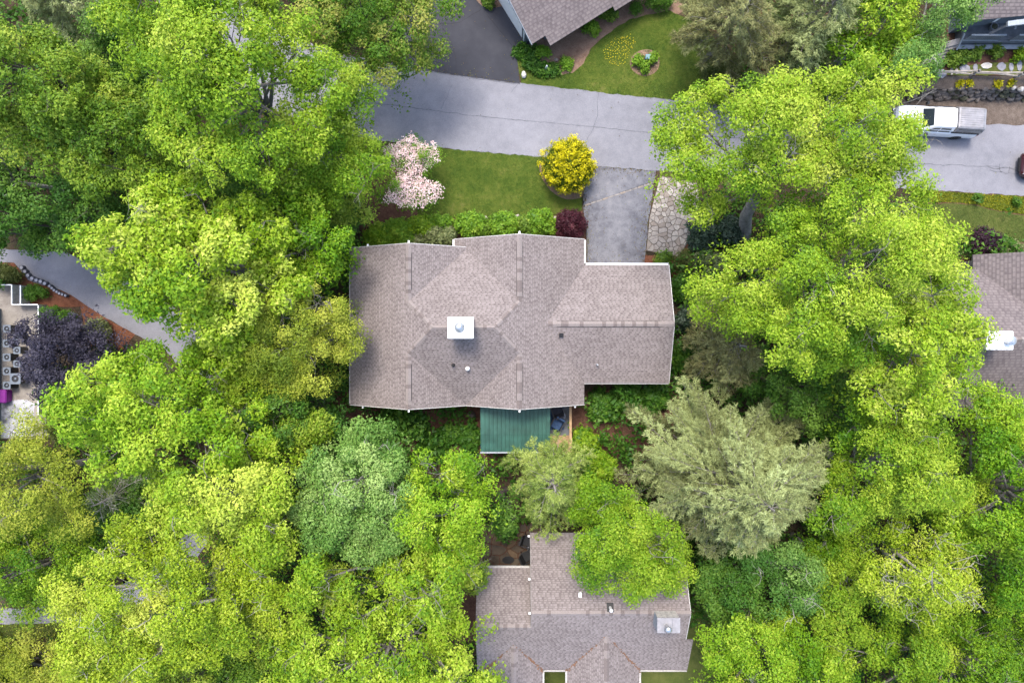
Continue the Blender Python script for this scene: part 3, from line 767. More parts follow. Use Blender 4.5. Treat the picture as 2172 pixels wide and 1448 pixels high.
slope(house, [(AW, YC, ZC), (AE, YC, ZC), (RE, yi_s, ZR), (VX, yv_s, ZC-m_*(YC-yv_s)), (RW, yi_s, ZR)], (0, 1))
GX, GYN, GYS, GYR, GXE = 2.10, 3.79, -3.61, .09, 9.85; GZ = ZR-m_*(GX-RE)
slope(house, [(RE, YN2, ZR), (EX, YN2, zee), (EX, GYN, zee), (GX, GYR, GZ), (AE+1.2, GYR, ZR-m_*(AE+1.2-RE)), (AE, YC, ZC), (RE, yi_n, ZR)], (-1, 0))
slope(house, [(RE, YS, ZR), (EX, YS, zee), (EX, GYS, zee), (GX, GYR, GZ), (AE+1.2, GYR, ZR-m_*(AE+1.2-RE)), (AE, YC, ZC), (RE, yi_s, ZR)], (-1, 0))
slope(house, [(GX, GYR, GZ), (GXE, GYR, GZ), (GXE, GYN, zee), (EX, GYN, zee)], (0, -1))
slope(house, [(GX, GYR, GZ), (GXE, GYR, GZ), (GXE, GYS, zee), (EX, GYS, zee)], (0, 1))
for (x, y0, y1, v0, v1) in ((RW, YN1, yi_n, 4.28, 2.15), (RE, YN2, yi_n, 4.95, 1.75), (RW, YS, yi_s, -4.45, -2.3), (RE, YS, yi_s, -4.45, -2.25)):
    caps(house, (x, y0, ZR), (x, v0, ZR)); caps(house, (x, v0, ZR), (x, v1, ZR), vent=True); caps(house, (x, v1, ZR), (x, y1, ZR))
caps(house, (GX+.1, GYR, GZ), (2.75, GYR, GZ), .39); caps(house, (2.75, GYR, GZ), (9.1, GYR, GZ), .39, vent=True); caps(house, (9.1, GYR, GZ), (GXE, GYR, GZ), .39)
for p, q in (((AW, YC, ZC), (RW, yi_n, ZR)), ((AW, YC, ZC), (RW, yi_s, ZR)), ((AE, YC, ZC), (RE, yi_n, ZR)), ((AE, YC, ZC), (RE, yi_s, ZR))): caps(house, q, p, .42, .13, .22, .018)
caps(house, (AW, YC, ZC), (AE, YC, ZC), .6, .13)
wl = MB(); wl.prism([(WX+.45, YS+.35), (EX-.45, YS+.35), (EX-.45, GYS+.35), (GXE-.35, GYS+.35), (GXE-.35, GYN-.4), (EX-.45, GYN-.4), (EX-.45, YN2-.3), (-3.2, YN2-.3), (-3.2, YN1-.3), (WX+.45, YN1-.3)], -.1, ZE-.02)
obj('wall', wl, 'siding', house)
gable(house, (WX+.5, YN1-.3, ZE-.1), (VX, YN1-.3, ZE-.1), (RW, YN1-.3, ZR-.2), 'siding'); gable(house, (-3.2, YN2-.3, ZE-.1), (EX-.45, YN2-.3, ZE-.1), (RE, YN2-.3, ZR-.2), 'siding')
gable(house, (VX, YS+.3, ZE-.1), (WX+.5, YS+.3, ZE-.1), (RW, YS+.3, ZR-.2), 'siding'); gable(house, (EX-.45, YS+.3, ZE-.1), (VX, YS+.3, ZE-.1), (RE, YS+.3, ZR-.2), 'siding')
gable(house, (GXE-.3, GYN-.4, ZE-.1), (GXE-.3, GYS+.35, ZE-.1), (GXE-.3, GYR, GZ-.2), 'siding')
for x, y, f in ((-8.2, YN1-.3, '+y'), (-4.6, YN1-.3, '+y'), (-1.2, YN2-.3, '+y'), (-8.3, YS+.35, '-y'), (-4.6, YS+.35, '-y'), (7.4, GYS+.35, '-y')): window(house, x, y, 1.0, 1.5, 1.3, f)
for x, y, f in ((WX+.45, 2, '-x'), (WX+.45, -2, '-x'), (GXE-.35, .2, '+x')): window(house, x, y, 1.0, 1.4, 1.2, f)
door(house, 6.9, GYN-.4, .02, 3.6, 2.2, '+y', 'white', 4); door(house, 2.4, YN2-.3, .05, 1.0, 2.1, '+y', 'wood_grey', 2); door(house, .6, YS+.35, .2, 1.8, 2.1, '-y', 'white', 2)
def gutter(parent, a, b, side, mat='white', wd=.11):
    """open half-box gutter along an eave; side is the outward horizontal direction"""
    a, b = Vector(a), Vector(b); s_ = Vector((side[0], side[1], 0))*wd; m = MB(); t = Vector((0, 0, .10)); k = s_*.12
    prof = lambda p: [p-t, p+s_-t, p+s_, p+s_-k, p+s_-k-t*.85, p+k-t*.85, p+k, p]
    A, B = prof(a), prof(b); n = 8
    m.add(A+B, [tuple(range(n-1, -1, -1)), tuple(range(n, 2*n))]+[(i, (i+1) % n, n+(i+1) % n, n+i) for i in range(n)])
    return obj('gutter', m, mat, parent)
gutter(house, (WX-.003, YS+.05, ZE-.015), (WX-.003, YN1-.05, ZE-.015), (-1, 0), 'dirty_white', wd=.07); gutter(house, (EX+.003, GYN+.12, zee-.015), (EX+.003, YN2-.03, zee-.015), (1, 0))
gutter(house, (EX+.12, GYN+.003, zee-.015), (GXE, GYN+.003, zee-.015), (0, 1), wd=.13); gutter(house, (-3.623, YN1+.03, ZV-m_*.77-.015), (-3.623, YN2, ZV-m_*.77-.015), (-1, 0))
gutter(house, (EX, GYS-.003, zee-.015), (GXE, GYS-.003, zee-.015), (0, -1), 'dirty_white', wd=.07)
def barge(parent, a, b, mat='dirty_white'):
    m = MB(); m.bar(Vector(a)-Vector((0, 0, .085)), Vector(b)-Vector((0, 0, .085)), .035, .17); return obj('barge_board', m, mat, parent)
e_ = .02
for (xa, za), (xb, zb), y, sg in (((WX, ZE), (RW, ZR), YN1, 1), ((RW, ZR), (VX, ZV), YN1, 1), ((VX-.77, ZV-.46), (RE, ZR), YN2, 1), ((RE, ZR), (EX, zee), YN2, 1), ((WX, ZE), (RW, ZR), YS, -1), ((RW, ZR), (VX, ZV), YS, -1), ((VX, ZV), (RE, ZR), YS, -1), ((RE, ZR), (EX, zee), YS, -1)):
    barge(house, (xa, y+sg*e_, za), (xb, y+sg*e_, zb))
barge(house, (GXE+e_, GYN, zee), (GXE+e_, GYR, GZ)); barge(house, (GXE+e_, GYR, GZ), (GXE+e_, GYS, zee))
for x, y, z, sg in ((RW, YN1, ZR, 1), (RE, YN2, ZR, 1), (RW, YS, ZR, -1), (RE, YS, ZR, -1), (-8.95, YN1, ZE+.62, 1), (-9.3, YS, ZE+.42, -1), (3.95, YS, zee+.25, -1)):
    m = MB(); m.box(x-.045, x+.045, min(y, y+sg*.16)+sg*.03, max(y, y+sg*.16)+sg*.03, z-.26, z-.10); obj('beam_end', m, 'white', house)
# chimney: sided stack with an oversailing white metal cap and a flue
ch = MB(); ch.box(-3.52, -2.22, -.66, .40, 5.9, 7.75); cho = obj('chimney', ch, 'trim_grey', house)
cc = MB(); cc.cbox(-3.60, -2.14, -.74, .48, 7.75, 7.93, .04); cco = obj('chimney_cap', cc, 'white', cho)
fl = MB(); fl.lathe(-2.93, -.1, [(.30, 7.93), (.27, 7.96), (.19, 8.0), (.17, 8.16)], 18); obj('flue_collar', fl, 'metal', cho, smooth=True)
fl = MB(); fl.lathe(-2.93, -.1, [(.22, 8.15), (.23, 8.2), (.20, 8.25), (.05, 8.3)], 18); obj('flue_cap', fl, 'metal', cho, smooth=True)
for x in (-3.05, -2.62): m = MB(); m.box(x, x+.012, -.70, .44, 7.93, 7.936); obj('cap_seam', m, 'trim_grey', cho)
def zs(y): return ZC-m_*(YC-y)
pipe(house, -3.52, -2.36, zs(-2.36), .07, .32, 'vent_black', None, 'vent_black')
pipe(house, -2.66, -2.58, zs(-2.58), .09, .22, 'pipe_white', 'pipe_white', 'pipe_white')
bx_ = MB(); gz = GZ-.39*(GYR+.6); bx_.add([(2.87, -.72, gz-.1), (3.15, -.72, gz-.1), (3.15, -.46, gz), (2.87, -.46, gz), (2.89, -.72, gz+.10), (3.13, -.72, gz+.10), (3.13, -.48, gz+.16), (2.89, -.48, gz+.16)], [(4, 5, 6, 7), (0, 1, 5, 4), (1, 2, 6, 5), (2, 3, 7, 6), (3, 0, 4, 7)])
obj('roof_vent_box', bx_, 'vent_black', house)
pipe(house, 5.28, -2.42, GZ-.39*(GYR+2.42), .05, .38, 'metal', None, 'metal')
# green metal patio roof, every panel a pan with a raised seam, in an upper and a lower run
GP0, GP1 = -2.0, 2.42; npn = 17
pr_ = MB(); 
for i in range(npn):
    x0 = GP0+(GP1-GP0)*i/npn; x1 = GP0+(GP1-GP0)*(i+1)/npn
    for y0, z0, y1, z1 in ((-4.75, 2.95, -6.92, 2.66), (-6.88, 2.63, -8.05, 2.40)):
        m = MB(); s = .045
        vs = []
        for y, z in ((y0, z0), (y1, z1)):
            vs += [(x0+.002, y, z+s), (x0+.03, y, z+s), (x0+.04, y, z), ((x0+x1)/2, y, z+.006), (x1-.002, y, z), (x1-.002, y, z-.03), (x0+.002, y, z-.03)]
        m.add(vs, [(i_, i_+1, i_+8, i_+7) for i_ in range(6)]+[(6, 0, 7, 13), (6, 5, 4, 3, 2, 1, 0), (7, 8, 9, 10, 11, 12, 13)])
        obj('roof_panel', m, 'green_metal', house)
m = MB(); m.box(GP0-.03, GP1+.03, -8.16, -8.06, 2.28, 2.40); obj('patio_fascia', m, 'trim_grey', house)
for x in (GP0+.1, .2, GP1-.1): m = MB(); m.box(x-.06, x+.06, -7.98, -7.86, .5, 2.34); obj('patio_post', m, 'wood_tan', house)
# timber deck at the back with rail
for i in range(38):
    y = -4.75-i*.095
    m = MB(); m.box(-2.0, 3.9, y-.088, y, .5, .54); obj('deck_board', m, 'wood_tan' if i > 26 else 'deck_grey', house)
m = MB(); m.box(-1.95, 3.85, -8.34, -4.75, .3, .5); obj('deck_frame', m, 'wood_tan', house)
for x in (-1.9, .9, 3.8):
    for y in (-8.25, -5.0): m = MB(); m.box(x-.07, x+.07, y-.07, y+.07, -.1, .3); obj('deck_post', m, 'wood_tan', house)
m = MB(); m.box(3.74, 3.90, -8.36, -4.9, 1.42, 1.47); obj('hand_rail', m, 'wood_tan', house)
m = MB(); m.box(2.45, 3.735, -8.36, -8.20, 1.42, 1.47); obj('hand_rail', m, 'wood_tan', house)
for i in range(24): m = MB(); m.box(3.80, 3.84, -8.3+i*.14, -8.26+i*.14, .54, 1.42); obj('baluster', m, 'wood_tan', house)
for i in range(9): m = MB(); m.box(2.55+i*.14, 2.59+i*.14, -8.30, -8.26, .54, 1.42); obj('baluster', m, 'wood_tan', house)
# furniture on the deck
def chair(x, y, z, rz, label, c1, c2, group=None):
    r = empty('patio_chair', (x, y, z), rz); tag(r, label, 'chair', group)
    m = MB(); m.cbox(-.32, .32, -.3, .32, .34, .46, .05); obj('seat', m, c1, r, local=True)
    m = MB(); m.add([(-.32, .24, .40), (.32, .24, .40), (.30, .46, 1.0), (-.30, .46, 1.0), (-.32, .34, .36), (.32, .34, .36), (.30, .56, .98), (-.30, .56, .98)], [(0, 1, 2, 3), (7, 6, 5, 4), (0, 4, 5, 1), (1, 5, 6, 2), (2, 6, 7, 3), (3, 7, 4, 0)]); obj('backrest', m, c1, r, local=True)
    for s in (-1, 1):
        m = MB(); m.box(s*.37-.04, s*.37+.04, -.3, .36, .56, .61); obj('armrest', m, c2, r, local=True)
        for yy in (-.27, .30): m = MB(); m.box(s*.37-.025, s*.37+.025, yy-.025, yy+.025, 0, .56); obj('leg', m, c2, r, local=True)
    return r
chair(2.98, -5.55, .54, R(200), 'dark cushioned chair on the deck beside the green metal roof', 'dark_cloth', 'plastic_black')
chair(2.95, -6.55, .54, R(-30), 'blue cushioned chair on the deck near the timber rail', 'blue_cloth', 'plastic_black')
t = empty('side_table', (3.3, -6.0, .54)); tag(t, 'small glass-topped table between the two deck chairs', 'table')
m = MB(); m.lathe(0, 0, [(.24, .44), (.25, .47), (.24, .48)], 16); obj('table_top', m, 'glass', t, local=True)
for k in range(3):
    a_ = k*2.1; m = MB(); m.bar((.2*math.cos(a_), .2*math.sin(a_), 0), (.12*math.cos(a_), .12*math.sin(a_), .45), .03); obj('leg', m, 'metal', t, local=True)
m = MB(); m.cbox(2.5, 3.45, -6.95, -5.1, .542, .552, .02); tag(obj('rug', m, 'blue_cloth'), 'blue rug under the chairs on the timber deck', 'rug')

# ---- lower house
low = empty('house', (4.2, -18.5, 0)); tag(low, 'brown shingled house with two front gables and a grey panelled chimney', 'house')
lp = .56; LS = -21.58; LZ = 3.2
def splane(y): return LZ+lp*(y-LS)
my = -16.96; mz = splane(my); wy = -18.03; wz = splane(wy); xw, xm, xe = -2.18, 1.15, 10.52
slope(low, [(xm, my, mz), (xe, my, mz), (xe, -12.9, mz-lp*(my+12.9)*-1), (xm, -12.9, mz-lp*(-12.9-my))], (0, -1))
slope(low, [(xm, my, mz), (xe, my, mz), (xe, LS, LZ), (xw, LS, LZ), (xw, wy, wz), (xm, wy, wz)], (0, 1))
slope(low, [(xw, wy, wz), (xm-.02, wy, wz), (xm-.02, -15.07, wz-lp*(-15.07-wy)), (xw, -15.07, wz-lp*(-15.07-wy))], (0, -1))
yb = -19.0; slope(low, [(xe-.3, yb, splane(yb)+.03), (xe+.45, yb, splane(yb)+.03), (xe+.45, LS, LZ+.03), (xe-.3, LS, LZ+.03)], (0, 1))
ZNW = wz-lp*(-15.07-wy)
for gx, gy, gz_, hw in ((.11, -19.43, 4.40, 1.80), (5.72, -18.68, 4.82, 2.26)):
    slope(low, [(gx, -26, gz_), (gx, gy, gz_), (gx-hw, LS-.02, LZ), (gx-hw, -26, LZ)], (1, 0)); slope(low, [(gx, -26, gz_), (gx, gy, gz_), (gx+hw, LS-.02, LZ), (gx+hw, -26, LZ)], (-1, 0))
    caps(low, (gx, -24, gz_), (gx, gy, gz_), (gz_-LZ)/hw)
    for s_ in (-1, 1):      # dead leaves lodged in the valleys, thicker towards the gutter
        va, vb_ = Vector((gx, gy, gz_+.03)), Vector((gx+s_*hw, LS, LZ+.04)); dm = MB(); rg = random.Random(int(gx*10)+s_)
        for q in range(46):
            f = rg.random()**.6; c_ = va.lerp(vb_, f)+Vector((rg.gauss(0, .025+.05*f**4), rg.gauss(0, .025+.05*f**4), rg.uniform(0, .02))); z_ = rg.uniform(.02, .05+.05*f)
            a_ = rg.random()*6; dm.bar(c_-Vector((math.cos(a_), math.sin(a_), 0))*z_, c_+Vector((math.cos(a_), math.sin(a_), 0))*z_, z_, .02)
        kind(obj('valley_debris', dm, 'debris', low), 'stuff')
        fm = MB(); fm.bar(va-Vector((0, 0, .022)), vb_-Vector((0, 0, .03)), .07, .02); obj('valley_flashing', fm, 'ridge_dark', low)
    gable(low, (gx+hw-.3, -25.7, LZ), (gx-hw+.3, -25.7, LZ), (gx, -25.7, gz_-.2), 'siding')
    for s in (-1, 1): gutter(low, (gx+s*(hw+.003), -26, LZ-.02), (gx+s*(hw+.003), LS, LZ-.02), (s, 0), 'dirty_white')
caps(low, (xm, my, mz), (xe, my, mz), lp); caps(low, (xw, wy, wz), (xm, wy, wz), lp)
gutter(low, (1.95, LS-.003, LZ-.02), (3.4, LS-.003, LZ-.02), (0, -1), 'dirty_white'); gutter(low, (8.0, LS-.003, LZ-.02), (xe+.45, LS-.003, LZ-.02), (0, -1), 'dirty_white'); gutter(low, (xw, -15.067, ZNW-.02), (xm-.05, -15.067, ZNW-.02), (0, 1), 'dirty_white')
m = MB(); m.prism([(xw+.35, LS+.4), (.11-1.5, LS+.4), (.11-1.5, -25.7), (.11+1.5, -25.7), (.11+1.5, LS+.4), (3.76, LS+.4), (3.76, -25.7), (7.68, -25.7), (7.68, LS+.4), (xe-.4, LS+.4), (xe-.4, -14.1), (xm+.3, -14.1), (xm+.3, -16.3), (xw+.35, -16.3)], -.1, 3.15); obj('wall', m, 'siding', low)
gable(low, (xe-.35, -14.1, 3.1), (xe-.35, LS+.4, 3.1), (xe-.35, my, mz-.2), 'siding'); gable(low, (xm+.02, LS+1.5, 3.3), (xm+.02, -12.95, 3.4), (xm+.02, my, mz-.14), 'siding_blue')
gable(low, (xw+.3, LS+.4, 3.1), (xw+.3, -16.3, 3.1), (xw+.3, wy, wz-.2), 'siding')
for y0, z0, y1, z1 in ((-12.9, mz-lp*(-12.9-my), my, mz), (my, mz, wy, splane(wy))): barge(low, (xm-.02, y0, z0), (xm-.02, y1, z1), 'wood_grey')
for y0, z0, y1, z1 in ((-12.9, mz-lp*(-12.9-my), my, mz), (my, mz, yb, splane(yb))): barge(low, (xe+.02, y0, z0), (xe+.02, y1, z1), 'dirty_white')
window(low, 2.7, LS+.4, 1.0, .8, 1.3, '-y'); window(low, 9, LS+.4, 1.0, 1.4, 1.3, '-y'); window(low, 0, -16.3, 1.0, 1.4, 1.2, '+y'); window(low, 4, -14.1, 1.0, 1.6, 1.3, '+y'); door(low, 2.0, -14.1, .1, .9, 2.1, '+y', 'white', 2)
for y, z, nm in ((-13.1, 3.62, 'beam_end'), (-15.3, 4.9, 'beam_end'), (-17.0, 5.75, 'beam_end')): m = MB(); m.box(xm-.17, xm-.04, y-.05, y+.05, z-.2, z-.08); obj(nm, m, 'white', low)
cz = 6.75; c0 = P(1395, 1311, cz); c1 = P(1442, 1340.5, cz)
m = MB(); m.box(c0.x, c1.x, c1.y, c0.y, 4.6, cz-.04); lch = obj('chimney', m, 'trim_grey', low)
for k in range(4):
    xx = c0.x+(c1.x-c0.x)*k/4; m = MB(); m.box(xx+.012, xx+(c1.x-c0.x)/4-.012, c0.y+.002, c0.y+.022, 4.7, cz-.06); obj('panel', m, 'dirty_white', lch)
for k in range(3):
    xx = c0.x-.03+(c1.x-c0.x+.06)*k/3; m = MB(); m.box(xx+.006, xx+(c1.x-c0.x+.06)/3-.006, c1.y-.03, c0.y+.04, cz-.04, cz); obj('cap_panel', m, 'cap_grey', lch)
fx = P(1414, 1327, cz); pipe(lch.parent, fx.x, fx.y, cz, .13, .45, 'metal', 'metal')
fx = P(1229, 1255, 4.9); m = MB(); m.box(fx.x-.09, fx.x+.09, fx.y-.14, fx.y+.14, 4.5, mz-lp*(fx.y-my)+.09); obj('roof_vent_box', m, 'pipe_white', low)
fx = P(1293, 1284, 5.4); zz = mz-lp*(fx.y-my); pipe(low, fx.x, fx.y, zz, .075, .45, 'pipe_white', 'pipe_white')
m = MB(); m.add([(fx.x-.2, fx.y-.2, zz+.13), (fx.x+.2, fx.y-.2, zz+.13), (fx.x+.2, fx.y+.24, zz-.11), (fx.x-.2, fx.y+.24, zz-.11), (fx.x-.2, fx.y-.2, zz+.16), (fx.x+.2, fx.y-.2, zz+.16), (fx.x+.2, fx.y+.24, zz-.08), (fx.x-.2, fx.y+.24, zz-.08)], [(3, 2, 1, 0), (4, 5, 6, 7), (0, 1, 5, 4), (1, 2, 6, 5), (2, 3, 7, 6), (3, 0, 4, 7)]); obj('flashing', m, 'vent_black', low)

# ---- upper house at the dark driveway (turned 32 degrees)
ang = R(32); up_ = empty('house', (P(1150, 20, 3).x, P(1150, 20, 3).y, 0)); tag(up_, 'house with worn grey-brown shingle roof set at an angle beside the dark driveway', 'house')
eu = Vector((math.cos(ang), math.sin(ang), 0)); vu = Vector((-math.sin(ang), math.cos(ang), 0)); o3 = P(1167, 97, 2.3)
def UP(a, b, zz=None): p = o3+eu*a+vu*b; p.z = 2.3+.42*b if zz is None else zz; return p
rz_ = UP(0, 6).z
slope(up_, [UP(0, 0), UP(4.75, 0), UP(4.75, 6), UP(0, 6)], vu, 'shingle_old', .2)
slope(up_, [UP(-1.0, .62), UP(.02, .62), UP(.02, 6), UP(-1.0, 6)], vu, 'shingle_old', .2)
slope(up_, [UP(4.77, -.25, 2.1), UP(8.5, -.25, 2.1), UP(8.5, 6, 4.7), UP(4.77, 6, 4.7)], vu, 'shingle_old', .2)
slope(up_, [UP(-1.0, 6), UP(8.5, 6, rz_), UP(8.5, 12, 2.3), UP(-1.0, 12, 2.3)], -vu, 'shingle_old', .2)
wq = [UP(-.7, 1.75, 0), UP(.5, 1.75, 0), UP(.5, 1.25, 0), UP(4.9, 1.25, 0), UP(8.2, 1.1, 0), UP(8.2, 11.5, 0), UP(-.7, 11.5, 0)]
m = MB(); m.prism([(p.x, p.y) for p in wq], -.1, 2.35); obj('wall', m, 'siding_blue', up_)
gable(up_, UP(-.65, 1.75, 2.3), UP(-.65, 11.5, 2.3), UP(-.65, 6, rz_-.2), 'siding_blue')
barge(up_, UP(-1.02, .6), UP(-1.02, 6), 'trim_grey'); barge(up_, UP(-1.02, 6), UP(-1.02, 12, 2.3), 'trim_grey')
a_ = UP(-.78, 1.9, 0); m = MB(); m.bar((a_.x, a_.y, 0), (a_.x, a_.y, 2.5), .08); obj('downspout', m, 'white', up_)
gd = MB(); g0, g1 = UP(-.72, 2.2, .02), UP(-.72, 5.2, .02); gd.bar(g0+Vector((0, 0, 1.05)), g1+Vector((0, 0, 1.05)), .05, 2.1); obj('garage_door', gd, 'white', up_)

# ---- right house
rh = empty('house', (P(2200, 720, 3).x, P(2200, 720, 3).y, 0)); tag(rh, 'brown-roofed house with a white chimney behind the dark purple bush', 'house')
def ZX(px, z): return (px-CX)/F*(H-z)
def ZY(py, z): return (CY-py)/F*(H-z)
rx0, rx1 = ZX(2000, 3.3), ZX(2420, 3.3); ryr, ryn, rys = ZY(720, 6.2), ZY(572, 3.3), ZY(884, 3.3); pr2 = 2.9/(ryn-ryr)
slope(rh, [(rx0, ryr, 6.2), (rx1, ryr, 6.2), (rx1, ryn, 3.3), (rx0, ryn, 3.3)], (0, -1), 'shingle_old', .2); slope(rh, [(rx0, ryr, 6.2), (rx1, ryr, 6.2), (rx1, rys, 3.3), (rx0, rys, 3.3)], (0, 1), 'shingle_old', .2)
gxa, gxr = ZX(2064, 3.15), ZX(2225, 5.5); gn = ZY(540, 3.2)
slope(rh, [(gxa, ryr, 3.15), (gxr, ryr, 5.5), (gxr, gn, 5.5), (gxa, gn, 3.15)], (1, 0), 'shingle_old', .2); slope(rh, [(2*gxr-gxa, ryr, 3.15), (gxr, ryr, 5.5), (gxr, gn, 5.5), (2*gxr-gxa, gn, 3.15)], (-1, 0), 'shingle_old', .2)
caps(rh, (rx0, ryr, 6.2), (rx1-4, ryr, 6.2), pr2)
m = MB(); m.prism([(rx0+.4, rys+.4), (rx1-.4, rys+.4), (rx1-.4, ryn-.3), (2*gxr-gxa-.4, ryn-.3), (2*gxr-gxa-.4, gn-.3), (gxa+.4, gn-.3), (gxa+.4, ryn-.3), (rx0+.4, ryn-.3)], -.1, 3.1); obj('wall', m, 'siding', rh)
gable(rh, (gxa+.3, gn-.3, 3.05), (2*gxr-gxa-.3, gn-.3, 3.05), (gxr, gn-.3, 5.3), 'siding'); gable(rh, (rx0+.3, rys+.4, 3.05), (rx0+.3, ryn-.4, 3.05), (rx0+.3, ryr, 6.0), 'siding')
window(rh, gxr, gn-.3, 1.0, 1.5, 1.3, '+y'); window(rh, gxa+3, gn-.3, 1.0, 1.2, 1.3, '+y')
k0, k1 = P(2114, 702, 7.6), P(2150, 742, 7.6)
m = MB(); m.box(k0.x-.5, k1.x-.06, k1.y+.06, k0.y-.06, 5.2, 7.45); rch = obj('chimney', m, 'siding', rh)
for xa, xb in ((k0.x-.56, k0.x-.008), (k0.x+.008, k1.x)): m = MB(); m.cbox(xa, xb, k1.y, k0.y, 7.45, 7.6, .03); obj('chimney_cap', m, 'white', rch)
m = MB(); m.lathe((k0.x+k1.x)/2+.1, (k0.y+k1.y)/2, [(.22, 7.6), (.2, 7.9), (.26, 7.92), (.26, 8.0), (.1, 8.08)], 16); obj('flue_cap', m, 'metal', rch)

# ---- upper right house with deck, garden terrace 1.5 m up behind the stone wall
TZ = 1.5
kind(obj('garden_terrace', (lambda q: MB().prism([(p.x, p.y) for p in q], -.1, TZ))(PP([(1960, 178), (2010, 160), (2400, 160), (2400, -200), (2040, -200), (1990, 60)], TZ)), 'mulch'), 'structure')
sheet('terrace_lawn', [(1996, 150), (2060, 138), (2150, 130), (2400, 125), (2400, 160), (2012, 160)], .006, 'lawn_olive', .06, base=TZ)
bank = MB(); q0 = PP([(1925, 170), (2010, 161.2), (2400, 161.2)], TZ); q1 = [P(x, 189, 1.0) for x in (1925, 2010, 2400)]; bank.add(q0+q1+[Vector((p.x, p.y, -.1)) for p in q1], [(0, 3, 4, 1), (1, 4, 5, 2), (3, 6, 7, 4), (4, 7, 8, 5)])
kind(obj('bank', bank, 'dirt'), 'structure')
ur = empty('house', (P(2170, 20, TZ).x, P(2170, 20, TZ).y, TZ)); tag(ur, 'grey clapboard house with railed deck and steps above the stone wall', 'house')
hx0 = P(2062, 30, 4.4).x; hy = P(2062, 44, 4.4).y; hx1 = hx0+9
slope(ur, [(hx0, hy, 4.4), (hx1, hy+.9, 4.4), (hx1, hy+6, 6.9), (hx0, hy+6, 6.9)], (0, 1), 'shingle_old', .2)
m = MB(); m.prism([(hx0+.4, hy+.45), (hx1-.4, hy+1.4), (hx1-.4, hy+10), (hx0+.4, hy+10)], TZ-.05, 4.35); obj('wall', m, 'siding_blue', ur)
m = MB(); m.prism([(hx0+2.2, hy-.32), (hx1, hy+.5), (hx1, hy+.86), (hx0+2.2, hy-.02)], 4.22, 4.38); obj('eave_board', m, 'trim_grey', ur)
door(ur, hx0+2.2, hy+.75, TZ+.9, .9, 2.0, '-y', 'white', 2)
DZ = TZ+.75; d0, d1 = P(2040, 90, DZ), P(2300, 60, DZ)
for i in range(19): m = MB(); y = d0.y+.02+i*.14; m.box(d0.x, d1.x, y, y+.13, DZ-.04, DZ); obj('deck_board', m, 'deck_grey', ur)
m = MB(); m.box(d0.x+.05, d1.x, d0.y+.05, d0.y+2.6, TZ-.05, DZ-.042); obj('deck_skirt', m, 'deck_grey', ur)
m = MB(); m.box(d0.x, d1.x, d0.y-.28, d0.y-.01, DZ-.42, DZ-.34); obj('ledge_board', m, 'rail_grey', ur)
for z in (DZ+.9, DZ+.1):
    m = MB(); m.box(d0.x, d0.x+2.2, d0.y+.02, d0.y+.12, z, z+.06); obj('hand_rail', m, 'rail_grey', ur)
    m = MB(); m.box(d0.x+3.0, d1.x, d0.y+.02, d0.y+.12, z, z+.06); obj('hand_rail', m, 'rail_grey', ur)
for i in range(48):
    x = d0.x+.06+i*.14
    if d0.x+2.2 < x < d0.x+3.0: continue
    m = MB(); m.box(x, x+.035, d0.y+.05, d0.y+.085, DZ+.16, DZ+.9); obj('baluster', m, 'rail_grey', ur)
m = MB(); m.bar(P(2098, 72, DZ+.95), P(2160, 42, DZ+2.0), .14, .1); obj('stair_stringer', m, 'deck_grey', ur)
m = MB(); m.bar(P(2155, 44, DZ+.9), P(2153, 62, DZ+.9), .12, .08); obj('landing_rail', m, 'rail_grey', ur)
for i in range(6):
    t_ = i/5; p = P(2021-37*t_, 92+42*t_, TZ+.6*(1-t_)); m = MB(); m.bar(p+Vector((-.62, -.14, 0)), p+Vector((.5, .16, 0)), .36, .06); obj('step', m, 'wood_grey', ur)
m = MB(); m.bar(P(2046, 72, DZ+.85), P(2029, 106, TZ+.75), .07, .1); obj('stair_rail', m, 'rail_grey', ur)
m = MB(); m.bar(P(1992, 112, TZ+.95), P(1976, 128, TZ+.6), .07, .1); obj('stair_rail', m, 'rail_grey', ur)
pt = P(2104, 60, DZ+.1); pot = empty('flower_pot', (pt.x, pt.y, DZ)); tag(pot, 'pale round pot standing on the grey railed deck', 'pot')
m = MB(); m.lathe(0, 0, [(.16, 0), (.24, .25), (.26, .38), (.22, .38), (.2, .3)], 14); obj('bowl', m, 'slate', pot, local=True)
m = MB(); m.lathe(0, 0, [(.2, .3), (.15, .42), (.03, .48)], 10); obj('soil', m, 'rock_moss', pot, local=True)
# split-rail fence
fe = empty('rail_fence', (P(2090, 163, TZ).x, P(2090, 163, TZ).y, TZ)); tag(fe, 'weathered split-rail fence along the top of the stone retaining wall', 'fence')
fps = [(1948, 148), (1964, 159), (2058, 160), (2152, 164), (2246, 167)]
fw = [P(a, b, TZ) for a, b in fps]
for p in fw: m = MB(); m.tube([p+Vector((0, 0, -.2)), p+Vector((0, 0, .95))], [.08, .07], 6); obj('post', m, 'wood_grey', fe)
for a, b in zip(fw, fw[1:]):
    for z, o_ in ((.30, .05), (.75, -.04)):
        d = (b-a).normalized(); n_ = Vector((-d.y, d.x, 0))*o_; m = MB(); m.tube([a-d*.12+n_+Vector((0, 0, z)), a.lerp(b, .5)+n_*1.6+Vector((0, 0, z+.02)), b+d*.12-n_+Vector((0, 0, z))], [.05, .075, .05], 6); obj('rail', m, 'wood_old', fe)

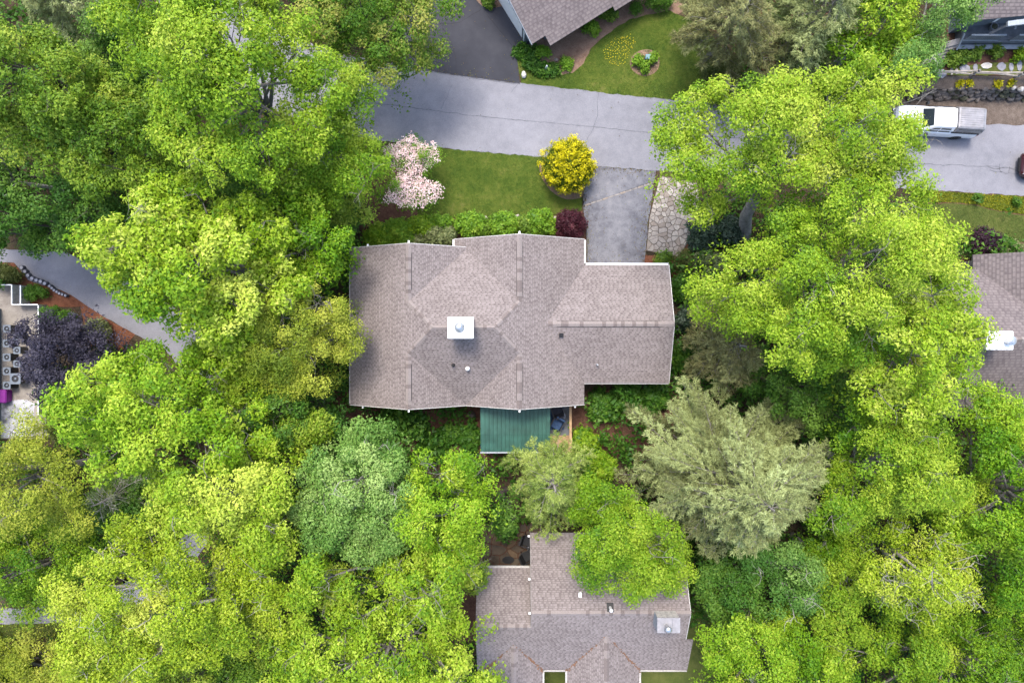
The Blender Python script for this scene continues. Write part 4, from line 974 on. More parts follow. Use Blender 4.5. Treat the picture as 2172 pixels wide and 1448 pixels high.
# ------------------------------------------------------------------ stones
def rock_mesh(seed, mat, sub=2):
    bm = bmesh.new(); bmesh.ops.create_icosphere(bm, subdivisions=sub, radius=.5); rg = random.Random(seed)
    ax = [(Vector((rg.gauss(0, 1), rg.gauss(0, 1), rg.gauss(0, 1))).normalized(), rg.uniform(.30, .46)) for _ in range(9)]
    for v in bm.verts:
        for a_, d_ in ax:
            k = v.co.dot(a_)
            if k > d_: v.co -= a_*(k-d_)*.85
        v.co *= rg.uniform(.96, 1.04)
    me = bpy.data.meshes.new('stone'); bm.to_mesh(me); bm.free(); me.materials.append(MAT[mat]); return me
wallo = empty('stone_wall', (P(2060, 205).x, P(2060, 205).y, 0)); tag(wallo, 'dry stone retaining wall with mossy rocks behind the white pickup', 'wall')
RK = [rock_mesh(i, mt) for i, mt in enumerate(('rock', 'rock', 'rock_moss', 'rock', 'rock_moss', 'rock'))]
random.seed(21); yb0 = P(2000, 209).y
wb = MB(); wb.box(P(1915, 200).x, P(2400, 200).x, yb0+.35, yb0+.9, -.1, .95); obj('core', wb, 'rock_moss', wallo)
for row in range(4):
    x = P(1918, 200).x+random.uniform(0, .3)
    while x < P(2300, 200).x:
        wd = random.uniform(.32, .72); o = bpy.data.objects.new('stone', random.choice(RK)); COL.objects.link(o); o.parent = wallo
        o.location = Vector((x+wd*.5, yb0+row*.13+random.uniform(-.06, .1), .14+row*.26+random.uniform(-.05, .05)))-wallo.location
        o.scale = (wd*1.12, random.uniform(.4, .6), random.uniform(.3, .44)); o.rotation_euler = (random.uniform(-.3, .3), random.uniform(-.3, .3), random.uniform(-.4, .4)); x += wd*.95
def lone_rock(name, px, py, sx, sy, sz, seed, mat, label, z=0, cat='rock'):
    me = rock_mesh(seed, mat, 3); me.shade_smooth(); o = obj(name, me); p = P(px, py, z); o.location = (p.x, p.y, z+sz*.32); o.scale = (sx, sy, sz); return tag(o, label, cat)
lone_rock('boulder', 1111, 160, .34, .5, .4, 31, 'rock_pale', 'pale boulder at the corner of the lawn and the dark driveway')
lone_rock('boulder', 2163, 190, .45, .38, .4, 32, 'rock_pale', 'pale rounded boulder on the bank above the stone wall', 1.0)
lone_rock('boulder', 2148, 188, .3, .3, .28, 33, 'rock_pale', 'small pale stone beside the rounded boulder on the bank', 1.05)
lone_rock('boulder', 1180, 128, .30, .24, .2, 34, 'flag3', 'small tan rock in the mulch below the angled roof')
lone_rock('boulder', 1000, 880, .6, .7, .5, 35, 'rock', 'brown rock in the shade beside the green metal roof')
sstones = [((1997, 156), 26, 20), ((2018, 151), 7, 22), ((2028.5, 152), 7, 18), ((2046, 145.5), 27, 18), ((2068, 144), 12, 20), ((2092, 139.5), 29, 15), ((2123, 142), 21, 19), ((2144, 142.5), 12, 20), ((2162, 139), 12, 26)]
for i, ((a_, b_), w_, h_) in enumerate(sstones):
    rg = random.Random(40+i); c = P(a_, b_, TZ); s_ = (H-TZ)/F; n_ = 7 if w_ > 10 else 5
    poly = [(c.x+w_*s_*.5*rg.uniform(.8, 1.05)*math.cos(2*math.pi*k/n_+.4), c.y+h_*s_*.5*rg.uniform(.8, 1.1)*math.sin(2*math.pi*k/n_+.4)) for k in range(n_)]
    m = MB(); m.prism(poly, TZ-.03, TZ+.05, .015)
    if i in (1, 2): tag(obj('stepping_stone', m, 'flag2'), 'narrow tan stepping stone at the foot of the wooden steps', 'stone', 'narrow stepping stones')
    elif i == 5: tag(obj('stepping_stone', m, 'rock_pale'), 'wide pale whitish stepping stone in the row behind the rail fence', 'stone')
    else: tag(obj('stepping_stone', m, 'slate'), 'grey slate stepping stone in the row behind the rail fence', 'stone', 'slate stepping stones')

def voronoi(poly, sp, seed):
    """cells of scattered seeds clipped to a polygon"""
    pts = darts(poly, sp*.72, seed=seed, tries=4000, inset=.02); cells = []
    pts = pts[np.random.default_rng(seed).random(len(pts)) > .36]
    lo = np.array(poly).min(0)-1; hi = np.array(poly).max(0)+1
    for i, p in enumerate(pts):
        cell = [(lo[0], lo[1]), (hi[0], lo[1]), (hi[0], hi[1]), (lo[0], hi[1])]
        d = np.hypot(*(pts-p).T); near = np.argsort(d)[1:16]
        for j in near:
            q = pts[j]; mid = (p+q)/2; nv = q-p; out = []
            for k in range(len(cell)):
                a_, b_ = cell[k], cell[(k+1) % len(cell)]; da = (a_[0]-mid[0])*nv[0]+(a_[1]-mid[1])*nv[1]; db = (b_[0]-mid[0])*nv[0]+(b_[1]-mid[1])*nv[1]
                if da <= 0: out.append(a_)
                if da*db < 0: t_ = da/(da-db); out.append((a_[0]+(b_[0]-a_[0])*t_, a_[1]+(b_[1]-a_[1])*t_))
            cell = out
            if len(cell) < 3: break
        if len(cell) >= 3: cells.append(cell)
    return cells
def clip_convex(cell, poly):
    """clip a cell to a convex polygon given counter-clockwise"""
    for k in range(len(poly)):
        a_, b_ = poly[k], poly[(k+1) % len(poly)]; nx, ny = -(b_[1]-a_[1]), b_[0]-a_[0]; out = []
        for i in range(len(cell)):
            p, q = cell[i], cell[(i+1) % len(cell)]; dp = (p[0]-a_[0])*nx+(p[1]-a_[1])*ny; dq = (q[0]-a_[0])*nx+(q[1]-a_[1])*ny
            if dp >= 0: out.append(p)
            if dp*dq < 0: t_ = dp/(dp-dq); out.append((p[0]+(q[0]-p[0])*t_, p[1]+(q[1]-p[1])*t_))
        cell = out
        if len(cell) < 3: return []
    return cell
def shrink(cell, d):
    c = np.mean(np.array(cell), 0); out = []
    for p in cell:
        v = c-np.array(p); L = np.hypot(*v); out.append(tuple(np.array(p)+v/L*min(d, L*.4)))
    return out
def paving(name, px, sp, gap, mats, seed, h, parent=None):
    poly = [tuple(P(a_, b_)[:2]) for a_, b_ in px]
    ar = sum(poly[i][0]*poly[(i+1) % len(poly)][1]-poly[(i+1) % len(poly)][0]*poly[i][1] for i in range(len(poly)))
    if ar < 0: poly = poly[::-1]
    rg = random.Random(seed)
    for c in voronoi(poly, sp, seed):
        c = clip_convex(c, poly)
        if len(c) < 3: continue
        A_ = abs(sum(c[i][0]*c[(i+1) % len(c)][1]-c[(i+1) % len(c)][0]*c[i][1] for i in range(len(c))))/2
        if A_ < .012: continue
        m = MB(); m.prism(shrink(c, gap*rg.uniform(.8, 1.3)), .0, h+rg.uniform(0, .02), .012); obj('paving_stone', m, rg.choice(mats), parent)
fb, _ = sheet('flagstone_walk', [(1400, 372), (1480, 388), (1486, 430), (1472, 480), (1459, 516), (1440, 547), (1370, 532), (1377, 460)], .014, 'dirt', .02)
paving('flag', [(1400, 374), (1478, 388), (1484, 430), (1458, 514), (1440, 545), (1371, 531), (1378, 460)], .30, .020, ('flag', 'flag2', 'flag', 'flag3'), 5, .045, fb)
pb, _ = sheet('flagstone_patio', [(1020, 1110), (1150, 1110), (1150, 1216), (1015, 1216)], .016, 'mulch', .02)
paving('flag', [(1025, 1110), (1150, 1110), (1150, 1212), (1020, 1212)], .55, .04, ('flag_dark', 'flag_dark2', 'flag_dark'), 6, .05, pb)
px_ = P(1119, 1148, .5); chair(px_.x, px_.y, .05, R(70), 'black patio chair on the flagstones, the one farther from the gutter', 'plastic_black', 'plastic_black')
px_ = P(1119, 1180, .5); chair(px_.x, px_.y, .05, R(115), 'black patio chair on the flagstones, next to the white gutter', 'plastic_black', 'plastic_black')
px_ = P(1122, 1163, .4); lt = empty('lantern', (px_.x, px_.y, .05)); tag(lt, 'small pale lantern between the black patio chairs', 'lantern')
m = MB(); m.lathe(0, 0, [(.13, 0), (.13, .04), (.1, .06), (.1, .3), (.13, .32), (.02, .42)], 8); obj('body', m, 'slate', lt, local=True)
m = MB(); m.tube([(0, -.06, .41), (0, 0, .5), (0, .06, .41)], .01, 5); obj('handle', m, 'metal', lt, local=True)
m = MB(); c = P(1078, 1186); m.prism([(c.x+.42*math.cos(k*.7), c.y+.26*math.sin(k*.7)) for k in range(9)], .07, .10, .02); tag(obj('drain_cover', m, 'plastic_black'), 'black round fire-pit mat on the brown flagstones', 'mat')
# small edging stones below the lawn
random.seed(5); EDG = [rock_mesh(60+i, 'flag2') for i in range(3)]
for i in range(34):
    t_ = i/33; p = P(892+285*t_+random.uniform(-2, 2), 466-8*t_+3*math.sin(i), .05)
    if random.random() < .25: continue
    o = obj('edging_stone', EDG[i % 3])
    o.location = (p.x, p.y, .05); s_ = random.uniform(.13, .26); o.scale = (s_*1.4, s_, .14); o.rotation_euler = (0, 0, random.uniform(-.5, .5)); tag(o, 'small pale edging stone between lawn and shrubs in front of house', 'stone', 'edging stones along the front lawn')

# ------------------------------------------------------------------ vehicles
def loft(mb, sections):
    """skin a row of equal-length closed rings"""
    o = len(mb.v); n = len(sections[0])
    for s in sections: mb.v += [tuple(p) for p in s]
    for i in range(len(sections)-1):
        for k in range(n):
            k2 = (k+1) % n; mb.f.append((o+i*n+k, o+i*n+k2, o+(i+1)*n+k2, o+(i+1)*n+k))
    mb.f.append(tuple(o+k for k in range(n-1, -1, -1))); mb.f.append(tuple(o+(len(sections)-1)*n+k for k in range(n)))
def ring(x, hw, z0, z1, c=.08, tw=None):
    """cross-section of a body at station x: half width hw at the belt, tw at the top"""
    tw = hw-.04 if tw is None else tw
    return [(x, -hw+c*.5, z0), (x, hw-c*.5, z0), (x, hw, z0+c), (x, hw, (z0+z1)*.5), (x, tw, z1-c*.6), (x, tw-c, z1), (x, -tw+c, z1), (x, -tw, z1-c*.6), (x, -hw, (z0+z1)*.5), (x, -hw, z0+c)]
def wheel(parent, x, y, r, wd):
    m = MB(); sg = 1 if y > 0 else -1; n = 20
    def lat(prof):
        mm = MB()
        o = len(mm.v)
        for rr, yy in prof:
            for k in range(n): t = 2*math.pi*k/n; mm.v.append((rr*math.cos(t), sg*yy, rr*math.sin(t)))
        for i in range(len(prof)-1):
            for k in range(n): k2 = (k+1) % n; mm.f.append((i*n+k, i*n+k2, (i+1)*n+k2, (i+1)*n+k))
        mm.f.append(tuple(range(n))); mm.f.append(tuple((len(prof)-1)*n+k for k in range(n-1, -1, -1)))
        return mm
    w_ = empty('wheel', (x, y, r)); w_.parent = parent
    obj('tyre', lat([(r*.6, -wd/2), (r*.95, -wd/2), (r, -wd*.35), (r, wd*.35), (r*.95, wd/2), (r*.62, wd/2)]), 'rubber', w_, local=True)
    obj('rim', lat([(r*.6, wd*.3), (r*.62, wd*.505), (r*.5, wd*.44), (r*.2, wd*.46), (.02, wd*.5)]), 'metal', w_, local=True)
def quad_panel(pts, t=.012):
    m = MB(); p = [Vector(q) for q in pts]; n = (p[1]-p[0]).cross(p[2]-p[0]).normalized()*t
    k = len(p); m.add(p+[q+n for q in p], [tuple(range(k-1, -1, -1)), tuple(range(k, 2*k))]+[(i, (i+1) % k, k+(i+1) % k, k+i) for i in range(k)]); return m
tc = P(2000, 250, 1.8)
tr_ = empty('pickup_truck', (P(2039, 247, 1.85).x-.95, P(2039, 247, 1.85).y, .016), R(180-3.5)); tag(tr_, 'white pickup truck with a silver ribbed bed topper parked by the stone wall', 'pickup truck')
hw = .90
m = MB(); loft(m, [ring(2.72, .70, .45, .80, .1), ring(2.62, .84, .36, .96, .1), ring(2.2, hw, .34, 1.05, .09), ring(1.25, hw, .34, 1.10, .07), ring(.9, hw, .34, 1.06, .06), ring(-.75, hw, .34, 1.06, .06), ring(-2.45, hw, .36, 1.08, .06), ring(-2.62, hw-.04, .42, 1.06, .06)])
obj('body', m, 'car_white', tr_, local=True)
m = MB(); loft(m, [ring(1.32, .76, 1.0, 1.08, .03, .70), ring(.62, .78, 1.0, 1.66, .09, .60), ring(.35, .78, 1.0, 1.74, .10, .62), ring(-.62, .78, 1.0, 1.75, .10, .62), ring(-.80, .78, 1.0, 1.70, .09, .60)])
obj('cab', m, 'car_white', tr_, local=True)
obj('windshield', quad_panel([(1.22, -.64, 1.13), (1.22, .64, 1.13), (.66, .54, 1.645), (.66, -.54, 1.645)], .02), 'glass', tr_, local=True)
for s in (-1, 1):
    q = [(.95, s*.79, 1.12), (.52, s*.705, 1.56), (.16, s*.70, 1.60), (.14, s*.79, 1.12)]; obj('side_window', quad_panel(q if s > 0 else q[::-1], -.02), 'glass', tr_, local=True)
    q = [(.06, s*.79, 1.12), (.08, s*.70, 1.60), (-.55, s*.70, 1.60), (-.66, s*.79, 1.12)]; obj('side_window', quad_panel(q if s > 0 else q[::-1], -.02), 'glass', tr_, local=True)
    m = MB(); m.cbox(.78, .95, s*1.02-.1, s*1.02+.1, 1.08, 1.26, .03); obj('mirror', m, 'plastic_black', tr_, local=True)
    m = MB(); m.box(.1, .28, s*.915-.012, s*.915+.012, .92, .95); obj('door_handle', m, 'chrome', tr_, local=True)
    m = MB(); m.cbox(2.56, 2.68, s*.62-.14, s*.62+.14, .72, .88, .03); obj('headlight', m, 'lamp_clear', tr_, local=True)
    m = MB(); m.box(-2.645, -2.60, s*.78-.07, s*.78+.07, .72, 1.0); obj('tail_light', m, 'tail_red', tr_, local=True)
    for x in (1.75, -1.55): wheel(tr_, x, s*.80, .37, .24)
m = MB(); m.cbox(2.66, 2.84, -.82, .82, .42, .6, .05); obj('bumper', m, 'chrome', tr_, local=True)
m = MB(); m.cbox(-2.80, -2.63, -.82, .82, .42, .58, .05); obj('bumper', m, 'chrome', tr_, local=True)
m = MB(); loft(m, [ring(-.84, .80, 1.09, 1.80, .08, .68), ring(-1.2, .80, 1.09, 1.84, .08, .69), ring(-2.4, .80, 1.09, 1.84, .08, .69), ring(-2.62, .80, 1.09, 1.76, .08, .68)])
tp = obj('bed_topper', m, 'topper', tr_, local=True)
for k in range(9): y = -.56+k*.14; m = MB(); m.cbox(-2.5, -.95, y-.022, y+.022, 1.83, 1.858, .01); obj('rib', m, 'topper', tp, local=True)
for s in (-1, 1):
    for a_, b_ in ((-1.0, -1.42), (-1.48, -1.95), (-2.01, -2.5)):
        q = [(a_, s*.80, 1.22), (a_, s*.715, 1.64), (b_, s*.715, 1.64), (b_, s*.80, 1.22)]; obj('topper_window', quad_panel(q if s > 0 else q[::-1], -.03), 'glass', tp, local=True)
m = MB(); m.box(-2.66, -.82, -.84, .84, 1.075, 1.10); obj('topper_rail', m, 'plastic_black', tp, local=True)
cr = empty('parked_car', (P(2168, 352, .7).x+2.12, P(2165, 352, .7).y, .016), R(176)); tag(cr, 'dark red car on the road with its rounded bumper just in view', 'car')
hw = .86
m = MB(); loft(m, [ring(2.08, .58, .40, .58, .08), ring(1.98, .74, .30, .70, .1), ring(1.7, .84, .26, .80, .1), ring(.9, hw, .26, .92, .08), ring(-1.3, hw, .26, .96, .08), ring(-1.9, .82, .30, .95, .1), ring(-2.08, .70, .40, .84, .1)]); obj('body', m, 'car_red', cr, local=True)
m = MB(); loft(m, [ring(.95, .74, .88, .94, .03, .68), ring(.25, .76, .88, 1.36, .08, .58), ring(-.1, .76, .88, 1.43, .08, .58), ring(-.9, .76, .88, 1.42, .08, .58), ring(-1.55, .74, .88, 1.0, .05, .62)]); obj('cabin', m, 'car_red', cr, local=True)
obj('windshield', quad_panel([(.85, -.62, .98), (.85, .62, .98), (.3, .52, 1.35), (.3, -.52, 1.35)], .02), 'glass', cr, local=True)
for s in (-1, 1):
    q = [(.6, s*.77, .99), (.15, s*.68, 1.32), (-.85, s*.68, 1.33), (-1.15, s*.77, .99)]; obj('side_window', quad_panel(q if s > 0 else q[::-1], -.02), 'glass', cr, local=True)
    for x in (1.3, -1.3): wheel(cr, x, s*.78, .31, .2)
    m = MB(); m.cbox(1.86, 2.0, s*.56-.13, s*.56+.13, .56, .68, .03); obj('headlight', m, 'lamp_clear', cr, local=True)
m = MB(); m.cbox(2.0, 2.12, -.5, .5, .30, .46, .04); obj('bumper', m, 'plastic_black', cr, local=True)

# ------------------------------------------------------------------ service court on the left
def prism_px(name, px, z0, z1, mat, parent=None, inset=0):
    m = MB(); m.prism([tuple(P(a_, b_, z1)[:2]) for a_, b_ in px], z0, z1, inset); return obj(name, m, mat, parent)
kind(prism_px('concrete_court', [(-300, 604), (26, 604), (43, 604), (43, 646), (92, 646), (92, 930), (-300, 930)], -.1, .06, 'concrete'), 'structure')
kind(sheet('stained_slab', [(-40, 850), (60, 848), (76, 856), (76, 925), (-40, 925)], .070, 'concrete_pale', .08)[0], 'structure')
cw = empty('parapet', (P(80, 700).x, P(80, 700).y, 0)); tag(cw, 'low concrete parapet with white edge rail around the service court', 'parapet')
for a_, b_ in (((-300, 604), (24.5, 604)), ((43, 605), (43, 645)), ((25, 646), (80, 646)), ((81, 648), (81, 880)), ((24.5, 604), (24.5, 645))):
    p, q = P(*a_, .9), P(*b_, .9); m = MB(); m.bar(Vector((p.x, p.y, .87)), Vector((q.x, q.y, .87)), .07, .06); obj('edge_rail', m, 'white', cw)
    m = MB(); m.bar(Vector((p.x, p.y, .42)), Vector((q.x, q.y, .42)), .04, .84); obj('panel', m, 'dirty_white', cw)
for a_, b_ in (((86.5, 650), (86.5, 925)),):
    p, q = P(*a_, .5), P(*b_, .5); m = MB(); m.bar(Vector((p.x, p.y, .25)), Vector((q.x, q.y, .25)), .32, .5); obj('planter_wall', m, 'concrete', cw)
p, q = P(97, 825, 1), P(97, 925, 1); m = MB(); m.bar(Vector((p.x, p.y, .5)), Vector((q.x, q.y, .5)), .16, 1.0); obj('timber_wall', m, 'wood_grey', cw)
p, q = P(103, 850, 1), P(103, 925, 1); m = MB(); m.bar(Vector((p.x, p.y, .95)), Vector((q.x, q.y, .95)), .06, .06); obj('hand_rail', m, 'metal', cw)
for k in range(6): pp_ = p.lerp(q, k/5); m = MB(); m.bar(Vector((pp_.x, pp_.y, -.1)), Vector((pp_.x, pp_.y, .93)), .05); obj('rail_post', m, 'metal', cw)
sl_ = empty('slatted_ramp', (P(34, 625).x, P(34, 625).y, .06)); tag(sl_, 'pale slatted wooden ramp inside the white rails of the service court', 'ramp')
for k in range(9): y0 = P(34, 608+k*4.1, .3).y; m = MB(); m.box(P(26, 0, .3).x, P(42, 0, .3).x, y0-.10, y0, .2, .26); obj('slat', m, 'dirty_white', sl_)
m = MB(); m.box(P(26, 0, .3).x+.02, P(42, 0, .3).x-.02, P(0, 644, .3).y, P(0, 607, .3).y, .06, .19); obj('frame', m, 'wood_grey', sl_)
kb = empty('commercial_building', (P(-60, 720).x, P(-60, 720).y, 0)); tag(kb, 'blue-grey building wall at the edge of the service court behind the condensers', 'building')
bxx = P(4.5, 0, 0).x+.12; m = MB(); m.box(bxx-12, bxx-.12, P(0, 930).y, P(0, 655).y, -.1, 3.1); obj('wall', m, 'siding_blue', kb)
m = MB(); m.box(bxx-12.1, bxx, P(0, 932).y, P(0, 653).y, 3.1, 3.22); obj('roof_edge', m, 'trim_grey', kb)
m = MB(); m.box(bxx-.12, bxx-.06, P(0, 850).y, P(0, 700).y, .3, .5); obj('conduit', m, 'vent_black', kb)
def condenser(px, py, w_, label, group=None, h=.75, fan='ac_fan'):
    p = P(px, py, .06+h); r = empty('air_conditioner', (p.x, p.y, .06)); tag(r, label, 'air conditioner', group); s = w_/2
    m = MB(); m.cbox(-s, s, -s, s, 0, h-.05, .07); obj('cabinet', m, 'plastic_black', r, local=True)
    m = MB()
    n = 20
    o_ = [(s*1.02*max(-1, min(1, 1.35*math.cos(2*math.pi*k/n))), s*1.02*max(-1, min(1, 1.35*math.sin(2*math.pi*k/n)))) for k in range(n)]; ri = s*.68
    i_ = [(ri*math.cos(2*math.pi*k/n), ri*math.sin(2*math.pi*k/n)) for k in range(n)]
    vs = [(x, y, h-.05) for x, y in o_]+[(x, y, h) for x, y in o_]+[(x, y, h) for x, y in i_]+[(x, y, h-.12) for x, y in i_]
    m.add(vs, [(a_*n+k, a_*n+(k+1) % n, (a_+1)*n+(k+1) % n, (a_+1)*n+k) for a_ in range(3) for k in range(n)]); top = obj('top_cover', m, 'ac_grey', r, local=True)
    m = MB(); m.lathe(0, 0, [(ri*.98, h-.14), (ri*.98, h-.11), (.05, h-.10)], 16); obj('fan_well', m, fan, r, local=True)
    for k in range(5):
        a_ = 2*math.pi*k/5; m = MB(); m.add([(.05*math.cos(a_), .05*math.sin(a_), h-.07), (ri*.85*math.cos(a_), ri*.85*math.sin(a_), h-.08), (ri*.85*math.cos(a_+.7), ri*.85*math.sin(a_+.7), h-.05), (.05*math.cos(a_+.7), .05*math.sin(a_+.7), h-.05)], [(0, 1, 2, 3)]); obj('fan_blade', m, 'metal' if fan != 'ac_fan' else 'ac_fan', r, local=True)
    m = MB(); m.lathe(0, 0, [(.07, h-.09), (.07, h-.01), (.04, h)], 10); obj('hub', m, 'ac_grey', r, local=True)
for py in (697, 728, 757.5, 787, 817): condenser(14, py, .50, 'grey condenser unit in the row along the blue-grey building wall', 'condensers along the wall')
for py, lab in ((714, 'small grey condenser at the rail end of the outer row on the court'), (743, 'small grey condenser in the middle of the outer row on the court'), (771.5, 'small grey condenser of the outer row next to the large condenser')): condenser(35.5, py, .46, lab)
condenser(32, 803, .70, 'large grey condenser with a shiny fan beside the two rows', h=.9, fan='metal')
m = MB(); p = P(2, 841, .8); m.cbox(p.x-.32, p.x+.2, p.y-.42, p.y+.42, .06, .6, .09); vb = empty('storage_bin', (p.x, p.y, .06)); tag(vb, 'purple lidded bin on the concrete court by the building wall', 'bin')
obj('box', m, 'purple', vb); m = MB(); m.cbox(p.x-.35, p.x+.23, p.y-.45, p.y+.45, .6, .68, .08); obj('lid', m, 'purple', vb)
zz_ = [(44.5, 567.4, 5), (51.5, 576, 5), (58, 584, 4.8), (66.8, 590.3, 4.8), (76, 594, 4.8), (85, 596.7, 4.8), (94, 600.8, 4.8), (104.3, 606.5, 3.4), (109, 610.7, 3.4), (113.8, 615.1, 3.4), (119.5, 618.6, 3.4), (125, 621.8, 3.4), (131.3, 624, 3.4), (138, 626.5, 3.4)]
for a_, b_, r_ in zz_:
    p = P(a_, b_, .3); rr = r_*45.7/F; o = empty('edging_post', (p.x, p.y, 0)); big = r_ > 4
    tag(o, 'large round concrete post edging the lower road' if big else 'small round concrete post edging the lower road', 'post', 'large edging posts' if big else 'small edging posts')
    m = MB(); m.lathe(0, 0, [(rr*1.0, -.1), (rr*1.0, .27), (rr*.93, .30), (rr*.72, .30), (rr*.70, .27)], 18); obj('shaft', m, 'post_side', o, local=True)
    m = MB(); m.lathe(0, 0, [(rr*.69, .2), (rr*.69, .292), (.02, .297)], 18); obj('core', m, 'post_ring', o, local=True)
b0 = P(243, 720, 0); lp_ = empty('lamp_post', (b0.x, b0.y, 0)); tag(lp_, 'short grey lamp post in the red mulch beside the purple-leaved tree', 'lamp post')
m = MB(); m.lathe(0, 0, [(.07, -.05), (.06, 0), (.045, .08), (.045, 1.25)], 10); obj('post', m, 'metal', lp_, local=True)
m = MB(); m.lathe(0, 0, [(.05, 1.25), (.12, 1.28), (.14, 1.5), (.17, 1.52), (.04, 1.62)], 12); obj('lamp_head', m, 'slate', lp_, local=True)
ub = empty('utility_box', (P(1372, 127).x, P(1372, 127).y, 0)); tag(ub, 'small teal utility box among the shrubs of the round lawn bed', 'utility box')
m = MB(); m.cbox(-.17, .17, -.14, .14, 0, .5, .03); obj('cabinet', m, 'teal', ub, local=True); m = MB(); m.cbox(-.19, .19, -.16, .16, .5, .56, .03); obj('lid', m, 'teal', ub, local=True)
gn_ = empty('garden_marker', (P(1159, 147).x, P(1159, 147).y, 0)); tag(gn_, 'pale mint cone-shaped garden ornament in the dark ground cover', 'ornament')
m = MB(); m.lathe(0, 0, [(.17, 0), (.16, .1), (.09, .4), (.03, .55)], 10); obj('cone', m, 'mint', gn_, local=True); m = MB(); m.lathe(0, 0, [(.05, .53), (.06, .58), (.02, .64)], 8); obj('tip', m, 'white', gn_, local=True)
dp = empty('drain_post', (P(1237, 422).x, P(1237, 422).y, 0)); tag(dp, 'short black post at the lawn corner where the drive drain starts', 'post')
m = MB(); m.cbox(-.05, .05, -.22, .22, -.05, .45, .02); obj('post', m, 'plastic_black', dp, local=True); m = MB(); m.cbox(-.07, .07, -.25, .25, .45, .49, .02); obj('cap', m, 'vent_black', dp, local=True)

# ------------------------------------------------------------------ trees
T = broadleaf
T('maple_tree', [(-120, 60), (-20, 5), (60, 60), (140, 100), (190, 130), (205, 230), (150, 300), (60, 290), (-120, 270)], 8, 12, 'maple', 'fresh green maple at the forest edge next to the grey-green pine', seed=1)
T('maple_tree', [(150, 170), (230, 130), (320, 180), (365, 270), (385, 330), (365, 400), (280, 420), (200, 400), (130, 370), (50, 330), (20, 280), (90, 220)], 7, 11, 'maple', 'broad mid-green maple whose pale leaf tips show in tiers beside the tall tulip tree', seed=2)
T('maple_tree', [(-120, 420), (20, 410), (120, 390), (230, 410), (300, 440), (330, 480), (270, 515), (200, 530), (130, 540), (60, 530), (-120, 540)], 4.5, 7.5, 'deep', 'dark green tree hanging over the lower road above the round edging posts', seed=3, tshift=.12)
T('tulip_tree', [(240, -40), (420, -70), (620, -40), (645, 60), (690, 130), (740, 170), (720, 230), (690, 290), (640, 330), (590, 390), (520, 400), (450, 380), (380, 330), (335, 260), (330, 180), (270, 130), (240, 50)], 10, 14.5, 'tulip', 'huge yellow-green tree crown, the tallest along the upper road', seed=4, bare=5, lobe=2.5)
T('maple_tree', [(690, 140), (760, 170), (795, 215), (770, 270), (800, 320), (835, 375), (800, 420), (740, 430), (680, 415), (610, 430), (560, 400), (640, 330), (690, 280)], 6, 9, 'oak', 'green tree reaching over the road edge behind the pink dogwood', seed=5, trunk=(745, 390))
T('maple_tree', [(630, -40), (800, -60), (985, -40), (955, 50), (930, 130), (865, 140), (820, 205), (775, 180), (710, 135), (650, 70)], 4.5, 8, 'maple_red', 'green maple with reddish leaf tips overhanging the dark driveway', seed=6, trunk=(795, 85))
conifer('pine_tree', [(20, -80), (120, -100), (240, -80), (265, 40), (215, 105), (120, 85), (40, 50)], 4, 8.5, 'pine', 'grey-green pine squeezed behind the maples at the forest edge', seed=7)
T('hickory_tree', [(165, 540), (190, 515), (165, 460), (235, 460), (290, 420), (340, 390), (420, 380), (500, 410), (560, 435), (600, 470), (620, 540), (640, 600), (600, 650), (560, 690), (520, 750), (460, 770), (405, 735), (345, 668), (280, 645), (225, 590)], 8.5, 12.5, 'hick', 'large-leaved bright lime tree arching over the lower road', seed=8, lobe=2.3, dens=1.05, tshift=.06)
T('maple_tree', [(590, 440), (660, 420), (720, 470), (755, 520), (735, 590), (690, 620), (640, 600), (600, 520)], 5, 8, 'lime', 'vivid green tree between the bright lime tree and the house corner', seed=9)
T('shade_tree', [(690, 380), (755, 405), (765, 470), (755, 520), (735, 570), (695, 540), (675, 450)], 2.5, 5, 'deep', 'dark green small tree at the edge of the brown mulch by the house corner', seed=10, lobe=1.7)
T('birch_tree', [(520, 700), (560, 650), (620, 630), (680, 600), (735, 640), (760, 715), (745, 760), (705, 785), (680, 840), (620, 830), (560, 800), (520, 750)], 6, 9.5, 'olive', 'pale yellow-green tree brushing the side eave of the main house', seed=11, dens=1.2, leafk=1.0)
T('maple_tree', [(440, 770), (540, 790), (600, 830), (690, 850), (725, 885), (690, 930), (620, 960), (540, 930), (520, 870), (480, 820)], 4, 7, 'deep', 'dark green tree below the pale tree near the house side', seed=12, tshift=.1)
T('oak_tree', [(145, 840), (165, 795), (225, 772), (290, 755), (360, 745), (420, 765), (470, 780), (500, 850), (545, 870), (550, 930), (500, 990), (400, 970), (335, 960), (270, 1010), (215, 980), (200, 930), (150, 900)], 8, 12, 'lime', 'vivid green round tree below the lower road beside the purple-leaved tree', seed=13, trunk=(545, 850), tshift=.06)
T('locust_tree', [(-120, 860), (0, 870), (60, 890), (130, 940), (190, 960), (215, 1010), (230, 1080), (170, 1130), (90, 1120), (0, 1110), (-120, 1120)], 6, 9, 'olive', 'yellowish fine-leaved sparse tree below the service court', seed=14, dens=.75, leafk=.95, gap=.1)
T('maple_tree', [(-120, 1110), (60, 1110), (170, 1130), (215, 1170), (150, 1220), (130, 1270), (60, 1310), (-120, 1300)], 4, 7, 'oak', 'mid green tree above the bit of road below the sparse yellowish tree', seed=15, dens=.85, gap=.1)
conifer('pine_tree', [(200, 970), (260, 985), (330, 1000), (345, 1060), (300, 1100), (245, 1120), (195, 1060)], 3, 7, 'sage', 'soft grey-green small pine between two bright trees', seed=16, tuft=.8)
